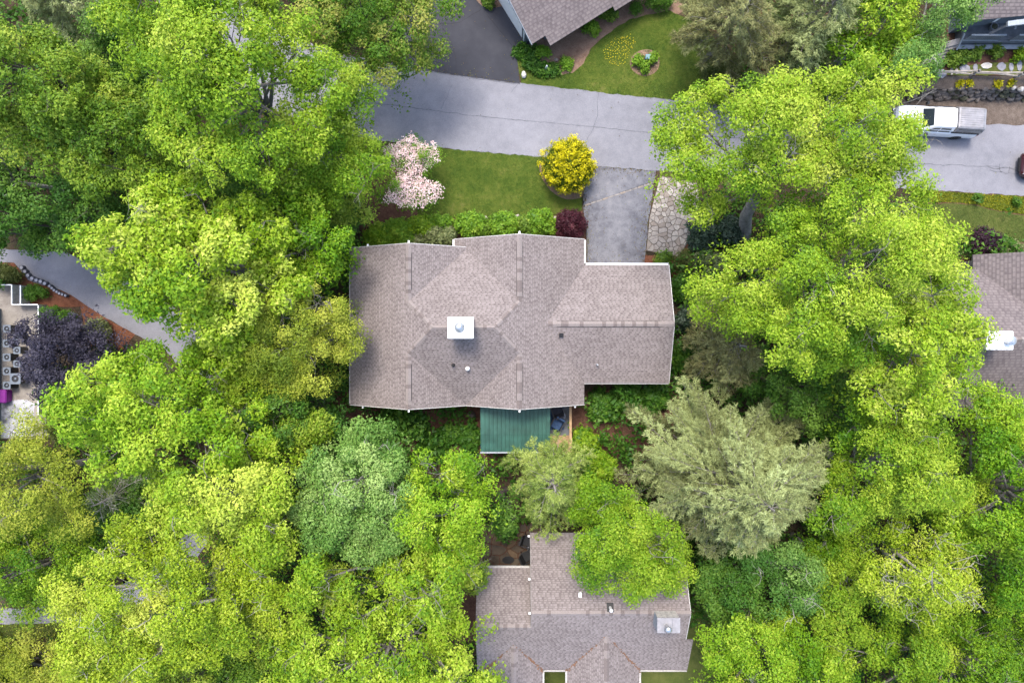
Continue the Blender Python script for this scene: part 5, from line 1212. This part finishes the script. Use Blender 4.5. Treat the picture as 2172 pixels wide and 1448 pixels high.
T('tulip_tree', [(330, 1010), (420, 970), (520, 930), (600, 940), (650, 990), (640, 1090), (610, 1180), (560, 1200), (480, 1160), (400, 1130), (330, 1120), (285, 1080)], 8.5, 12, 'tulip', 'yellow-green tree standing against the bluish-green tree', seed=17, tshift=.08)
T('tulip_tree', [(240, 1120), (330, 1105), (420, 1130), (500, 1170), (590, 1200), (625, 1280), (600, 1330), (545, 1345), (530, 1400), (450, 1430), (400, 1390), (330, 1410), (300, 1460), (220, 1470), (145, 1400), (120, 1340), (135, 1290), (120, 1230), (180, 1180)], 9, 13, 'gold', 'broad golden-green tree beside the lower end of the lower road', seed=18, bare=7, tshift=-.03)
T('aspen_tree', [(640, 1000), (670, 940), (720, 900), (770, 910), (815, 910), (860, 955), (905, 1010), (905, 1080), (860, 1140), (770, 1180), (690, 1150), (630, 1080)], 8, 11.5, 'blue', 'bluish-green tree behind the house, standing below the shaded back slope', seed=19, dens=1.1, trunk=(790, 985))
T('oak_tree', [(890, 970), (985, 950), (1015, 995), (1045, 1040), (1050, 1105), (1020, 1165), (960, 1180), (890, 1140), (865, 1060)], 7.5, 10.5, 'lime', 'bright green tree between the bluish-green tree and the green metal roof', seed=20, tshift=.1, leafk=.75)
T('oak_tree', [(620, 1190), (700, 1160), (800, 1180), (900, 1145), (990, 1160), (1005, 1200), (970, 1260), (985, 1320), (890, 1310), (790, 1280), (670, 1300)], 7.5, 11, 'tulip', 'green tree with exposed grey limbs beside the brown patio', seed=21, bare=9, gap=.1, trunk=(900, 1100), tr=.3)
T('oak_tree', [(560, 1340), (660, 1300), (790, 1280), (900, 1315), (990, 1335), (1055, 1385), (1055, 1560), (560, 1560)], 8.5, 12, 'tulip', 'wide yellow-green tree crowding the side of the lower house', seed=22, bare=6, trunk=(905, 1260), tshift=.02)
conifer('pine_tree', [(300, 1430), (380, 1395), (460, 1435), (545, 1400), (570, 1560), (290, 1560)], 3, 7, 'pine', 'greyish pine peeking from below the broad golden-green tree', seed=23)
conifer('hemlock_tree', [(1075, 1000), (1095, 945), (1130, 905), (1150, 935), (1185, 905), (1205, 940), (1255, 955), (1235, 1020), (1240, 1060), (1205, 1135), (1150, 1130), (1085, 1070)], 4, 9.5, 'hemlock', 'yellow-green conifer leaning over the green metal patio roof', seed=24, cat='tree', droop=.05)
conifer('pine_tree', [(1305, 920), (1345, 885), (1385, 845), (1480, 815), (1600, 860), (1690, 880), (1755, 935), (1770, 1010), (1700, 1090), (1645, 1115), (1600, 1195), (1540, 1170), (1470, 1200), (1380, 1110), (1325, 1040)], 5, 14, 'pine', 'big grey-green white pine filling the gap between the two houses', seed=25, dens=1.0, lev=17)
T('oak_tree', [(1205, 1130), (1230, 1030), (1300, 1010), (1350, 1060), (1400, 1110), (1455, 1180), (1460, 1220), (1410, 1250), (1345, 1252), (1270, 1225), (1220, 1190)], 6, 9, 'oak', 'bright green tree draped over the roof of the lower house', seed=26, trunk=(1270, 1055), tshift=.1, dens=1.2)
T('oak_tree', [(1400, 235), (1470, 185), (1560, 180), (1650, 190), (1720, 205), (1780, 150), (1850, 145), (1895, 200), (1932, 250), (1945, 300), (1910, 350), (1915, 400), (1820, 400), (1740, 420), (1640, 430), (1560, 430), (1505, 480), (1490, 450), (1475, 405), (1425, 425), (1395, 445), (1388, 385), (1460, 340), (1400, 300)], 9, 13, 'tulip', 'spreading yellow-green oak over the road between driveway and white pickup', seed=27, trunk=(1575, 505), bare=9, tr=.42, tshift=.08, leafk=.9)
T('oak_tree', [(1475, 595), (1520, 540), (1640, 500), (1640, 420), (1760, 395), (1880, 390), (1960, 430), (1988, 480), (2030, 570), (2060, 640), (2000, 690), (1900, 740), (1800, 770), (1690, 780), (1570, 740), (1500, 650)], 9, 14, 'tulip', 'massive bright green oak right beside the garage end of the main house', seed=28, trunk=(1620, 610), bare=8, lobe=2.5, leafk=.85)
T('chestnut_tree', [(1790, 660), (1900, 620), (2000, 650), (2050, 650), (2040, 720), (2030, 775), (1990, 840), (1990, 900), (1900, 900), (1800, 850), (1770, 760)], 9, 13, 'hick', 'tree with cream-tipped leaves touching the roof of the house with the white chimney', seed=29, bare=5, tshift=.1, leafk=.85)
T('oak_tree', [(1790, 860), (1900, 890), (1990, 900), (2030, 1000), (1960, 1060), (1880, 1090), (1800, 1085), (1740, 1105), (1690, 1080), (1760, 980)], 7.5, 11, 'oak', 'green tree at the side of the big grey-green pine', seed=30, tshift=.12)
T('oak_tree', [(2030, 830), (2110, 805), (2172, 830), (2320, 850), (2320, 1360), (2172, 1330), (2090, 1280), (2050, 1180), (1970, 1080), (2030, 980)], 6, 10, 'lime', 'loose bright green tree in front of the house with the white chimney', seed=31, gap=.08, bare=6, leafk=.8)
conifer('pine_tree', [(1480, 640), (1520, 615), (1560, 660), (1590, 740), (1620, 820), (1540, 840), (1480, 800), (1465, 720)], 3, 8, 'pine_brown', 'olive-brown pine close against the garage end of the main house', seed=32)
T('oak_tree', [(1790, 1190), (1850, 1130), (1910, 1105), (2000, 1120), (2065, 1200), (2060, 1270), (1960, 1315), (1850, 1290)], 7, 10, 'gold', 'pale gold tree with many visible grey branches', seed=33, gap=.08, bare=14, dens=.75, tr=.3)
T('holly_tree', [(1570, 1120), (1650, 1120), (1720, 1180), (1725, 1245), (1620, 1270), (1555, 1210)], 4.5, 7.5, 'blue', 'blue-green small tree below the tip of the big pine', seed=34, tshift=-.15)
T('oak_tree', [(1495, 1320), (1560, 1275), (1640, 1290), (1720, 1310), (1765, 1350), (1765, 1560), (1500, 1560)], 4.5, 7.5, 'lime', 'bright green tree beside the lawn of the lower house', seed=35, tshift=.05, leafk=.75)
T('oak_tree', [(1760, 1340), (1900, 1310), (2060, 1290), (2180, 1340), (2320, 1400), (2320, 1560), (1760, 1560)], 5, 8, 'oak', 'mid green tree under the pale gold tree with visible branches', seed=36)
conifer('pine_tree', [(1430, 75), (1435, -80), (1560, -90), (1625, 60), (1645, 140), (1595, 180), (1555, 150), (1490, 110)], 4.5, 9.5, 'pine_brown', 'olive pine whose boughs droop over the lawn of the angled house', seed=37, droop=.16)
conifer('pine_tree', [(1600, -90), (1760, -90), (1850, -30), (1835, 50), (1785, 95), (1745, 160), (1680, 185), (1640, 130), (1615, 50)], 4.5, 10, 'pine', 'grey-green pine between the olive pine and the broadleaf trees', seed=38, droop=.14)
T('maple_tree', [(1780, 60), (1800, -60), (1920, -60), (1935, 60), (1925, 120), (1870, 150), (1815, 140), (1765, 110)], 5, 8.5, 'lime', 'bright green maple next to the grey-green pine above the pickup', seed=39)
T('maple_tree', [(1910, 40), (1930, -80), (2110, -80), (2070, 15), (2020, 60), (1978, 100), (1945, 140), (1935, 180), (1900, 200), (1870, 165), (1920, 110)], 5.5, 9, 'blue', 'blue-green maple beside the deck and steps of the grey house', seed=40, tshift=-.06, trunk=(1880, 150))
T('plum_tree', [(62, 770), (66, 715), (80, 690), (120, 660), (165, 665), (215, 700), (235, 750), (200, 790), (170, 830), (125, 850), (75, 825)], 3, 5.5, 'plum', 'purple-leaved plum tree beside the condenser court', seed=41, lobe=1.5, dens=1.2, bare=0)
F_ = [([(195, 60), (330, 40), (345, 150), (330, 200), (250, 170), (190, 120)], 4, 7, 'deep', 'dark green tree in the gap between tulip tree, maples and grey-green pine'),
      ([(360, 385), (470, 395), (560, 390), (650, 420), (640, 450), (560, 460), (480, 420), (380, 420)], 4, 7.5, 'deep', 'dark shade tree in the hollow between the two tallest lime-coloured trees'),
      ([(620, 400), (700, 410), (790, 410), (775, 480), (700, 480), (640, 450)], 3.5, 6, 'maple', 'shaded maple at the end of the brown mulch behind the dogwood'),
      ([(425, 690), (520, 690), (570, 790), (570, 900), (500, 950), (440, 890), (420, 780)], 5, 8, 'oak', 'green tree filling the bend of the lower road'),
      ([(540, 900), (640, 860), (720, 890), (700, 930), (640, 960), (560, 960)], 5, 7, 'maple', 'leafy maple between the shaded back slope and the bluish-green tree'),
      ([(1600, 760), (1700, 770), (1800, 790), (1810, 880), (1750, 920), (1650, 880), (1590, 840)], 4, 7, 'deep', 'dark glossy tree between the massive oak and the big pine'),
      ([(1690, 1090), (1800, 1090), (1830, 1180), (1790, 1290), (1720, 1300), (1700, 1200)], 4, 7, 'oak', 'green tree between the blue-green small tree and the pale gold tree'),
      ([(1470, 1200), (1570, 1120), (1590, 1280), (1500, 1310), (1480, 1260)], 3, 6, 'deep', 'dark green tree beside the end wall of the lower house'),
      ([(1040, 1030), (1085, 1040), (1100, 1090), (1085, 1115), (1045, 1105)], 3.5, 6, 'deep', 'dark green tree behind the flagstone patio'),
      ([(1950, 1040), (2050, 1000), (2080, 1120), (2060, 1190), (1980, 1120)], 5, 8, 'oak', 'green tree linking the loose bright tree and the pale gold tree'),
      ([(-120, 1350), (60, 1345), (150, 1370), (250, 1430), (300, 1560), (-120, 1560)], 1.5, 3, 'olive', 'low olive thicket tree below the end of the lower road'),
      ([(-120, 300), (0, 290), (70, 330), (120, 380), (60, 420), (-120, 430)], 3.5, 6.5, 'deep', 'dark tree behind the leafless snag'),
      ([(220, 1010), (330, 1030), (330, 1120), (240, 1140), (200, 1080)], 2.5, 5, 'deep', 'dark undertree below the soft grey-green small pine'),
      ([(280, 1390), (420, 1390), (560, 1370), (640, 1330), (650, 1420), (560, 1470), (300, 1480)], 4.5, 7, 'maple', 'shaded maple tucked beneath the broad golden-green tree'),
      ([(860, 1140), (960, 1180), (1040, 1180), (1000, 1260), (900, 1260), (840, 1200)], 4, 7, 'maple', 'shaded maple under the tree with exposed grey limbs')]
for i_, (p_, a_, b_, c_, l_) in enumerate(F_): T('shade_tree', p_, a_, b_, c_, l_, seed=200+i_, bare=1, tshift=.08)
# leafless snag at the forest edge
sn = P(8, 385, 5); ds = empty('dead_tree', (sn.x+1.6, sn.y, 0)); tag(ds, 'leafless grey snag with forked branches among the maples', 'dead tree'); random.seed(9)
m = MB(); b0 = Vector((sn.x+1.6, sn.y, -.1)); m.tube([b0, b0+Vector((-.3, .1, 3)), b0+Vector((-.6, -.1, 5.5))], [.16, .12, .08], 7); obj('trunk', m, 'bark_pale', ds, smooth=True)
m = MB(); t0 = b0+Vector((-.6, -.1, 5.5))
for dx, dy, dz in ((-1.2, 1.6, 2.4), (.3, 1.9, 2.6), (-1.6, -.6, 2.0), (.9, -1.0, 1.9), (-.3, .4, 3.2)):
    p = limb(m, t0, t0+Vector((dx, dy, dz)), .07, .022, 5, .18, 5)
    for q in p[2:]:
        for _ in range(3): limb(m, q, q+Vector((random.uniform(-.9, .9), random.uniform(-.9, .9), random.uniform(.1, .8))), .022, .006, 3, .2, 3)
obj('branches', m, 'bark_pale', ds, smooth=True)

# ---- pink dogwood: flower-laden tiers over green leaves
T('dogwood_tree', [(812, 345), (818, 312), (850, 305), (872, 285), (890, 310), (922, 305), (932, 340), (905, 362), (890, 378), (935, 395), (938, 415), (905, 440), (860, 438), (800, 425), (785, 398), (830, 390), (848, 370)], 2.4, 3.8, 'brightbush', 'pink flowering dogwood at the corner of the front lawn', seed=50, lobe=1.15, dens=.4, bare=0, leafk=.9, trunk=(868, 385), tr=.08, tshift=-.1)
dog = [o for o in bpy.data.objects if o.name.startswith('dogwood_tree')][0]
RNG = np.random.default_rng(91)
dpts = [tuple(P(a_, b_, 3.1)[:2]) for a_, b_ in [(812, 345), (818, 312), (850, 305), (872, 285), (890, 310), (922, 305), (932, 340), (905, 362), (890, 378), (935, 395), (938, 415), (905, 440), (860, 438), (815, 428), (830, 390), (848, 370)]]
fc = darts(dpts, .15, seed=4, tries=4000, inset=.02); dz_ = edge_dist(dpts, fc[:, 0], fc[:, 1])
fc3 = np.column_stack([fc, 3.3+np.minimum(dz_, .9)*.75+RNG.normal(0, .12, len(fc))])
kk = RNG.random(len(fc3)) < .93; fc3 = fc3[kk]
fl_ = np.repeat(np.arange(len(fc3)), 14); C_ = fc3[fl_]+RNG.normal(0, .105, (len(fl_), 3))*np.array([1, 1, .7])
q_ = (C_, np.array([0, 0, 1.0])+RNG.normal(0, .4, (len(fl_), 3)), RNG.normal(0, 1, (len(fl_), 3)), .085*RNG.uniform(.7, 1.3, len(fl_)), .075*RNG.uniform(.8, 1.2, len(fl_)), .5+RNG.normal(0, .25, len(fl_)))
obj('blossom', leaf_mesh('blossom', *q_), lm('pink'), dog)

# ---- golden bush and house-front shrubs
gb = shrub('golden_shrub', 1205, 351, 61, 3.2, 'goldbush', 'golden-yellow domed evergreen shrub between the front lawn and driveway', ry=62, seed=60, puff=.14, dens=1.0, leafk=.7, upb=.5, loose=.085)
for ch_ in gb.children:
    if ch_.name.startswith('foliage'):      # new growth at the tips is gold, the inner sprays are green
        me = ch_.data; n_ = len(me.polygons); cen_ = np.empty(n_*3, np.float32); me.polygons.foreach_get('center', cen_); cen_ = cen_.reshape(-1, 3)
        c0_ = P(1205, 351, 1.6); rel = (cen_-np.array([c0_.x, c0_.y, 1.35]))/np.array([1.9, 1.9, 1.65]); rr_ = np.linalg.norm(rel, axis=1)
        ph_ = np.sin(cen_[:, 0]*11+np.sin(cen_[:, 1]*7)*2)*np.sin(cen_[:, 1]*12+cen_[:, 2]*9)
        tn = np.clip((rr_-.79)*3.2+ph_*.32+np.random.default_rng(3).normal(0, .15, n_), 0, 1); me.attributes['tint'].data.foreach_set('value', tn.astype(np.float32))
SH = shrub
SH('rhododendron', 803, 503, 34, 1.7, 'oak', 'green rhododendron at the far corner of the front shrub bed by the mulch', ry=27, seed=61)
SH('rhododendron', 846, 492, 34, 1.7, 'brightbush', 'green rhododendron second along the house front from the mulch corner', ry=28, seed=62)
SH('rhododendron', 892, 480, 34, 1.5, 'oak', 'low green rhododendron nearest the brown mulch and lawn corner', ry=20, seed=63)
SH('azalea', 890, 507, 24, 1.1, 'rhodo_pale', 'pale variegated shrub against the house wall between rhododendrons', ry=14, seed=64)
SH('azalea', 936, 498, 34, 1.5, 'rhodo_pale', 'pale green shrub at the step in the front eave', ry=20, seed=65)
SH('rhododendron', 938, 472, 30, 1.3, 'brightbush', 'green rhododendron along the lawn edge in front of the pale shrub', ry=13, seed=66)
SH('spirea', 1000, 476, 36, 1.5, 'brightbush', 'bright lime rounded shrub beside the front gable, first of three', ry=26, seed=67)
SH('spirea', 1071, 476, 38, 1.6, 'brightbush', 'bright lime rounded shrub under the peak of the front gable', ry=26, seed=68)
SH('spirea', 1146, 472, 36, 1.6, 'brightbush', 'bright lime rounded shrub next to the dark red maple', ry=27, seed=69)
SH('rhododendron', 1036, 482, 22, 1.2, 'rhodo', 'small dark shrub squeezed between the first two lime shrubs', seed=70)
SH('rhododendron', 1112, 482, 22, 1.2, 'rhodo', 'small dark shrub squeezed between the gable peak shrub and the last lime shrub', seed=71)
SH('red_maple_shrub', 1210, 476, 33, 1.6, 'redbush', 'dark red Japanese maple between the lime shrubs and the driveway', ry=31, seed=72, flat=.5, loose=.05)
SH('red_maple_shrub', 2090, 515, 36, 1.7, 'purplebush', 'dark purple rounded Japanese maple in front of the house with the white chimney', ry=30, seed=73, flat=.5, loose=.05)
# plants around the angled house
SH('shrub', 1253, 61, 17, .8, 'brightbush', 'yellow-green shrub in the mulch by the middle of the angled eave', ry=15, seed=80)
SH('shrub', 1294, 27, 18, .9, 'rhodo', 'green and cream shrub beside the step of the angled roof', ry=15, seed=81)
SH('shrub', 1347, 17, 11, .8, 'boxwood', 'small dark green bush alone in the mulch beyond the angled roof', seed=82)
SH('shrub', 1397, 2, 28, 1.2, 'boxwood', 'wide dark green bush in the mulch near the olive pine', ry=14, seed=83)
SH('shrub', 1153, 112, 14, .6, 'brightbush', 'small lime shrub at the notch of the angled roof', ry=12, seed=84, loose=.2)
SH('shrub', 1204, 137, 9, .4, 'brightbush', 'tiny lime plant in the pale mulch at the lawn edge', seed=85, loose=.25)
for i, (a_, b_) in enumerate(((1106, 108), (1118, 120), (1125, 133), (1140, 143), (1156, 150), (1172, 147), (1132, 113))): SH('ground_cover', a_, b_, 15, .35, 'deep', 'low dark green ground cover clump in the driveway corner bed', group='ground cover clumps at the driveway corner', cat='ground cover', seed=86+i, puff=.18)
for i, (a_, b_, lab) in enumerate(((1353, 128, 'small shrub in the round lawn bed, on the house side of the teal box'), (1383, 124, 'small shrub in the round lawn bed, on the pine side of the teal box'), (1367, 142, 'small shrub in the round lawn bed, on the road side of the teal box'))): SH('shrub', a_, b_, 10, .55, 'brightbush', lab, seed=95+i, loose=.15, puff=.18)
SH('shrub', 1036, 2, 9, .5, 'rhodo', 'small shrub on the mulch island in the dark driveway', seed=99)
# court plants
SH('round_shrub', 8, 582, 36, 1.3, 'olivebush', 'olive clipped round bush at the end of the edging posts', ry=22, seed=100, loose=.03, puff=.2)
SH('box_hedge', 72, 622, 27, .9, 'boxwood', 'bright green clipped hedge block by the slatted ramp', ry=16, seed=101, loose=.03, puff=.18)
SH('arborvitae', 120, 668, 38, 1.6, 'boxwood', 'flat-sprayed evergreen at the corner of the court parapet', ry=16, seed=102, puff=.2)
SH('shrub', 205, 700, 24, 1.2, 'rhodo_pale', 'grey-green leafy shrub in the red mulch beside the purple-leaved tree', ry=22, seed=103)
SH('shrub', 222, 748, 22, 1.0, 'rhodo', 'dark green shrub at the foot of the purple-leaved tree by the lamp post', ry=22, seed=104)
SH('shrub', 128, 900, 28, 1.6, 'olivebush', 'olive shrub beside the timber wall of the court', ry=36, seed=105)
# dark shrubs by the flagstones and garage end
for i, (a_, b_, r_, h_, sp_, lab) in enumerate(((1490, 500, 34, 1.8, 'laurel', 'dark glossy laurel at the edge of the flagstone walk'), (1550, 490, 32, 2.0, 'laurel', 'dark glossy laurel under the spreading oak trunk'), (1455, 560, 26, 1.2, 'olivebush', 'olive shrub at the garage corner below the flagstones'), (1410, 553, 17, .6, 'rhodo', 'small green shrub under the garage gutter end by the flagstones'),
    (1500, 560, 36, 1.6, 'rhodo_pale', 'grey-green shrub between garage corner and laurel'), (1452, 610, 26, 1.8, 'deep', 'dark green shrub beside the garage gable, nearest the drive'), (1458, 680, 26, 2.0, 'laurel', 'tall dark laurel at the middle of the garage gable'), (1452, 760, 28, 1.8, 'deep', 'dark green shrub at the back corner of the garage'), (1280, 860, 34, 1.2, 'deep', 'dark leafy shrub behind the garage beside the deck'), (1330, 835, 30, 1.3, 'deep', 'dark leafy shrub under the garage back eave'), (1240, 935, 26, 1.4, 'oak', 'green shrub below the deck rail'),
    (1390, 840, 30, 1.2, 'deep', 'dark shrub under the back garage corner near the pine'), (1270, 990, 34, 2.2, 'oak', 'bright green bush between the yellow-green conifer and the big pine'))): SH('shrub', a_, b_, r_, h_, sp_, lab, seed=110+i, puff=.3)
for i, (a_, b_, r_, h_, sp_) in enumerate(((1530, 150, 40, 2.2, 'olivebush'), (1590, 190, 36, 1.8, 'rhodo_pale'), (1650, 205, 40, 2.0, 'deep'), (1710, 195, 42, 2.2, 'deep'), (1770, 190, 42, 2.2, 'oak'), (1840, 190, 40, 2.0, 'deep'), (1510, 200, 24, 1.0, 'olivebush'))):
    SH('shrub', a_, b_, r_, h_, sp_, {'olivebush': 'olive understory shrub in the pine straw below the olive pine', 'rhodo_pale': 'grey-green understory shrub between the pines and the road', 'deep': 'dark green understory shrub under the pines along the road', 'oak': 'leafy mid-green understory shrub under the bright maple by the road'}[sp_], group={'olivebush': 'olive shrubs below the pine', 'deep': 'dark shrubs under the pines'}.get(sp_), seed=130+i, puff=.32)
for i in range(17):
    RNG = np.random.default_rng(400+i); a_ = 752+i*16+RNG.uniform(-8, 8); b_ = 890+RNG.uniform(-10, 70)
    SH('fern_clump', a_, b_, RNG.uniform(16, 26), .7, 'deep', 'dark green fern clump on the shaded slope behind the house', group='ferns on the back slope', cat='fern', seed=140+i, puff=.26, loose=.25)
for i, (a_, b_) in enumerate(((2040, 120), (2020, 128), (2070, 108), (2110, 108), (2165, 112))): SH('terrace_plant', a_, b_, 15, .5, 'rhodo' if i < 4 else 'oak', ('green clump plant in the terrace bed below the lower end of the stair rail', 'green clump plant in the terrace bed right beside the wooden steps', 'green clump plant under the ledge of the deck, behind the wide pale stepping stone', 'green clump plant under the deck ledge between two gaps of bare mulch', 'spiky bright green plant in the terrace bed by the deck')[i], cat='plant', seed=160+i, base=TZ, puff=.2, loose=.25)
for i, (a_, b_) in enumerate(((2035, 177), (2055, 176), (2118, 177), (2145, 176))): SH('bank_plant', a_, b_, 7, .2, 'goldbush', 'small yellow-flowered plant on the bank above the stone wall', group='yellow plants on the bank', cat='plant', seed=170+i, base=1.2, puff=.12)
for i, (a_, b_) in enumerate(((2074, 420), (2155, 428))): SH('verge_plant', a_, b_, 8, .4, 'boxwood', 'small dark tuft in the yellow-green verge beside the road', group='tufts in the verge', cat='plant', seed=180+i, puff=.13)
for i in range(11): SH('hosta', 1996+i*16, 520+(i % 3)*7 if abs(1996+i*16-2090) > 34 else 537, 12, .35, 'rhodo_pale', 'pale grey-green low plant in the bed beside the purple maple', group='pale bed plants', cat='plant', seed=190+i, puff=.16)

# ------------------------------------------------------------------ uncountable cover
NO = [road_w, lroad_w, tdrive_w, drive_w, lawn_w, tlawn_w, tmulch_w, isl_w, rlawn_w, ryel_w, shoulder_w, mulch_w]
NO += [[(WX, YS), (EX, YS), (GXE, GYS), (GXE, GYN), (EX, YN2), (WX, YN1)], [(-2.2, -8.4), (4.0, -8.4), (4.0, -4), (-2.2, -4)], [(xw, -27), (xe+.5, -27), (xe+.5, -12.9), (xm, -12.9), (xw, -15)], [tuple(P(a_, b_)[:2]) for a_, b_ in ((-300, 545), (170, 630), (290, 710), (240, 780), (110, 780), (110, 935), (-300, 935))],
       [tuple(P(a_, b_)[:2]) for a_, b_ in ((1366, 350), (1490, 370), (1460, 550), (1366, 580))], [tuple(P(a_, b_)[:2]) for a_, b_ in ((1970, 540), (2500, 540), (2500, 920), (1970, 920))], [tuple(P(a_, b_)[:2]) for a_, b_ in ((940, 1140), (1140, 1120), (1140, 1360), (940, 1360))], [tuple(P(a_, b_)[:2]) for a_, b_ in ((1120, 1380), (1520, 1290), (1540, 1600), (1120, 1600))],
       [tuple(P(a_, b_)[:2]) for a_, b_ in ((1900, -200), (2500, -200), (2500, 260), (1900, 260))], [(p.x, p.y) for p in wq]]
RNG = np.random.default_rng(55); X = RNG.uniform(-40, 40, 46000); Y = RNG.uniform(-29, 27, 46000)
nz = np.sin(X*.9+1.3)*np.sin(Y*.8+.4)+.6*np.sin(X*2.1+Y*1.7)+RNG.normal(0, .45, len(X)); ok = nz > -.5
for q in NO: ok &= ~inside(q, X, Y)
for q in NO[:4]: ok &= edge_dist(q, X, Y) > .75
X, Y, nz = X[ok], Y[ok], nz[ok]; n_ = len(X)
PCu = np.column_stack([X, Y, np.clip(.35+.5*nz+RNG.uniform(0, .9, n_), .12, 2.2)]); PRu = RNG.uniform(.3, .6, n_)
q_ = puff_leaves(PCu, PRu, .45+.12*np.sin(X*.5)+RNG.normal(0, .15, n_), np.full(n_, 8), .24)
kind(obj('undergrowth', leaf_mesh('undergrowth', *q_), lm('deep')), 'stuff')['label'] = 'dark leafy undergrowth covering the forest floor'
def grass(name, polys, per, seed, key, h=.07):
    global RNG
    RNG = np.random.default_rng(seed); P_ = []
    for pl in polys:
        A_ = np.array(pl); lo, hi = A_.min(0), A_.max(0); n = int(per*(hi[0]-lo[0])*(hi[1]-lo[1])); c = RNG.uniform(lo, hi, (n, 2)); c = c[inside(pl, c[:, 0], c[:, 1])]; P_.append(c)
    c = np.concatenate(P_); c = c[(np.abs(c[:, 0]) < 37) & (np.abs(c[:, 1]) < 26)]; n = len(c); ax = RNG.normal(0, .55, (n, 3))+np.array([0, 0, .8]); ax /= np.linalg.norm(ax, axis=1, keepdims=True); L = h*RNG.uniform(.6, 1.4, n)
    tint = .45+.22*np.sin(c[:, 0]*1.3+2*np.sin(c[:, 1]*.7))*np.sin(c[:, 1]*1.9)+RNG.normal(0, .17, n)
    C = np.column_stack([c, .01+L*ax[:, 2]*.5]); o = obj(name, leaf_mesh(name, C, rdir(n), ax, L, L*.28, tint, 0), lm(key)); kind(o, 'stuff'); o['label'] = 'short blades of %s growing in the lawn' % name.replace('_', ' '); return o
SPEC['turf'] = ((.035, .085, .010), (.075, .145, .018), (.17, .19, .05), .1, 'bark'); SPEC['turf_yel'] = ((.09, .13, .010), (.21, .23, .012), (.42, .36, .02), .1, 'bark')
isl_s = isl_w
def minus(name, *a_): pass
gp = grass('grass', [lawn_w, tlawn_w, rlawn_w, bver_w], 420, 61, 'turf'); grass('yellow_verge_grass', [ryel_w], 700, 62, 'turf_yel', .12)
fp = [tuple(P(a_, b_)[:2]) for a_, b_ in ((1280, 105), (1300, 85), (1335, 75), (1350, 88), (1335, 110), (1325, 138), (1300, 140), (1282, 125))]
RNG = np.random.default_rng(63); c = darts(fp, .10, seed=8, tries=900, inset=.0); n_ = len(c)
SPEC['buttercup'] = ((.55, .42, .01), (.70, .55, .01), (.8, .65, .03), .05, 'bark')
o = obj('buttercups', leaf_mesh('buttercups', np.column_stack([c+RNG.normal(0, .05, (n_, 2)), RNG.uniform(.08, .13, n_)]), np.array([0, 0, 1.0])+RNG.normal(0, .3, (n_, 3)), RNG.normal(0, 1, (n_, 3)), .055, .05, RNG.random(n_), 0), lm('buttercup')); kind(o, 'stuff'); o['label'] = 'scatter of small yellow flowers in the lawn beside the round bed'
RNG = np.random.default_rng(77); lp_ = []
for pl in (road_w, drive_w, lroad_w, tdrive_w):
    A_ = np.array(pl); c = RNG.uniform(A_.min(0), A_.max(0), (9000, 2)); c = c[inside(pl, c[:, 0], c[:, 1])]; c = c[(np.abs(c[:, 0]) < 37) & (np.abs(c[:, 1]) < 26)]; d_ = edge_dist(pl, c[:, 0], c[:, 1]); lp_.append(c[RNG.random(len(c)) < .015+.5*np.exp(-d_*5)])
c = np.concatenate(lp_); n_ = len(c); SPEC['litter'] = ((.05, .03, .015), (.12, .075, .03), (.16, .17, .03), .07, 'bark')
o = obj('leaf_litter', leaf_mesh('leaf_litter', np.column_stack([c, RNG.uniform(.034, .05, n_)]), np.array([0, 0, 1.0])+RNG.normal(0, .25, (n_, 3)), RNG.normal(0, 1, (n_, 3)), .08*RNG.uniform(.5, 1.4, n_), .05, RNG.random(n_), 0), lm('litter')); kind(o, 'stuff'); o['label'] = 'fallen leaf litter strewn along the edges of the roads'
print('foliage triangles', TRIS[0], 'objects', len(bpy.data.objects))
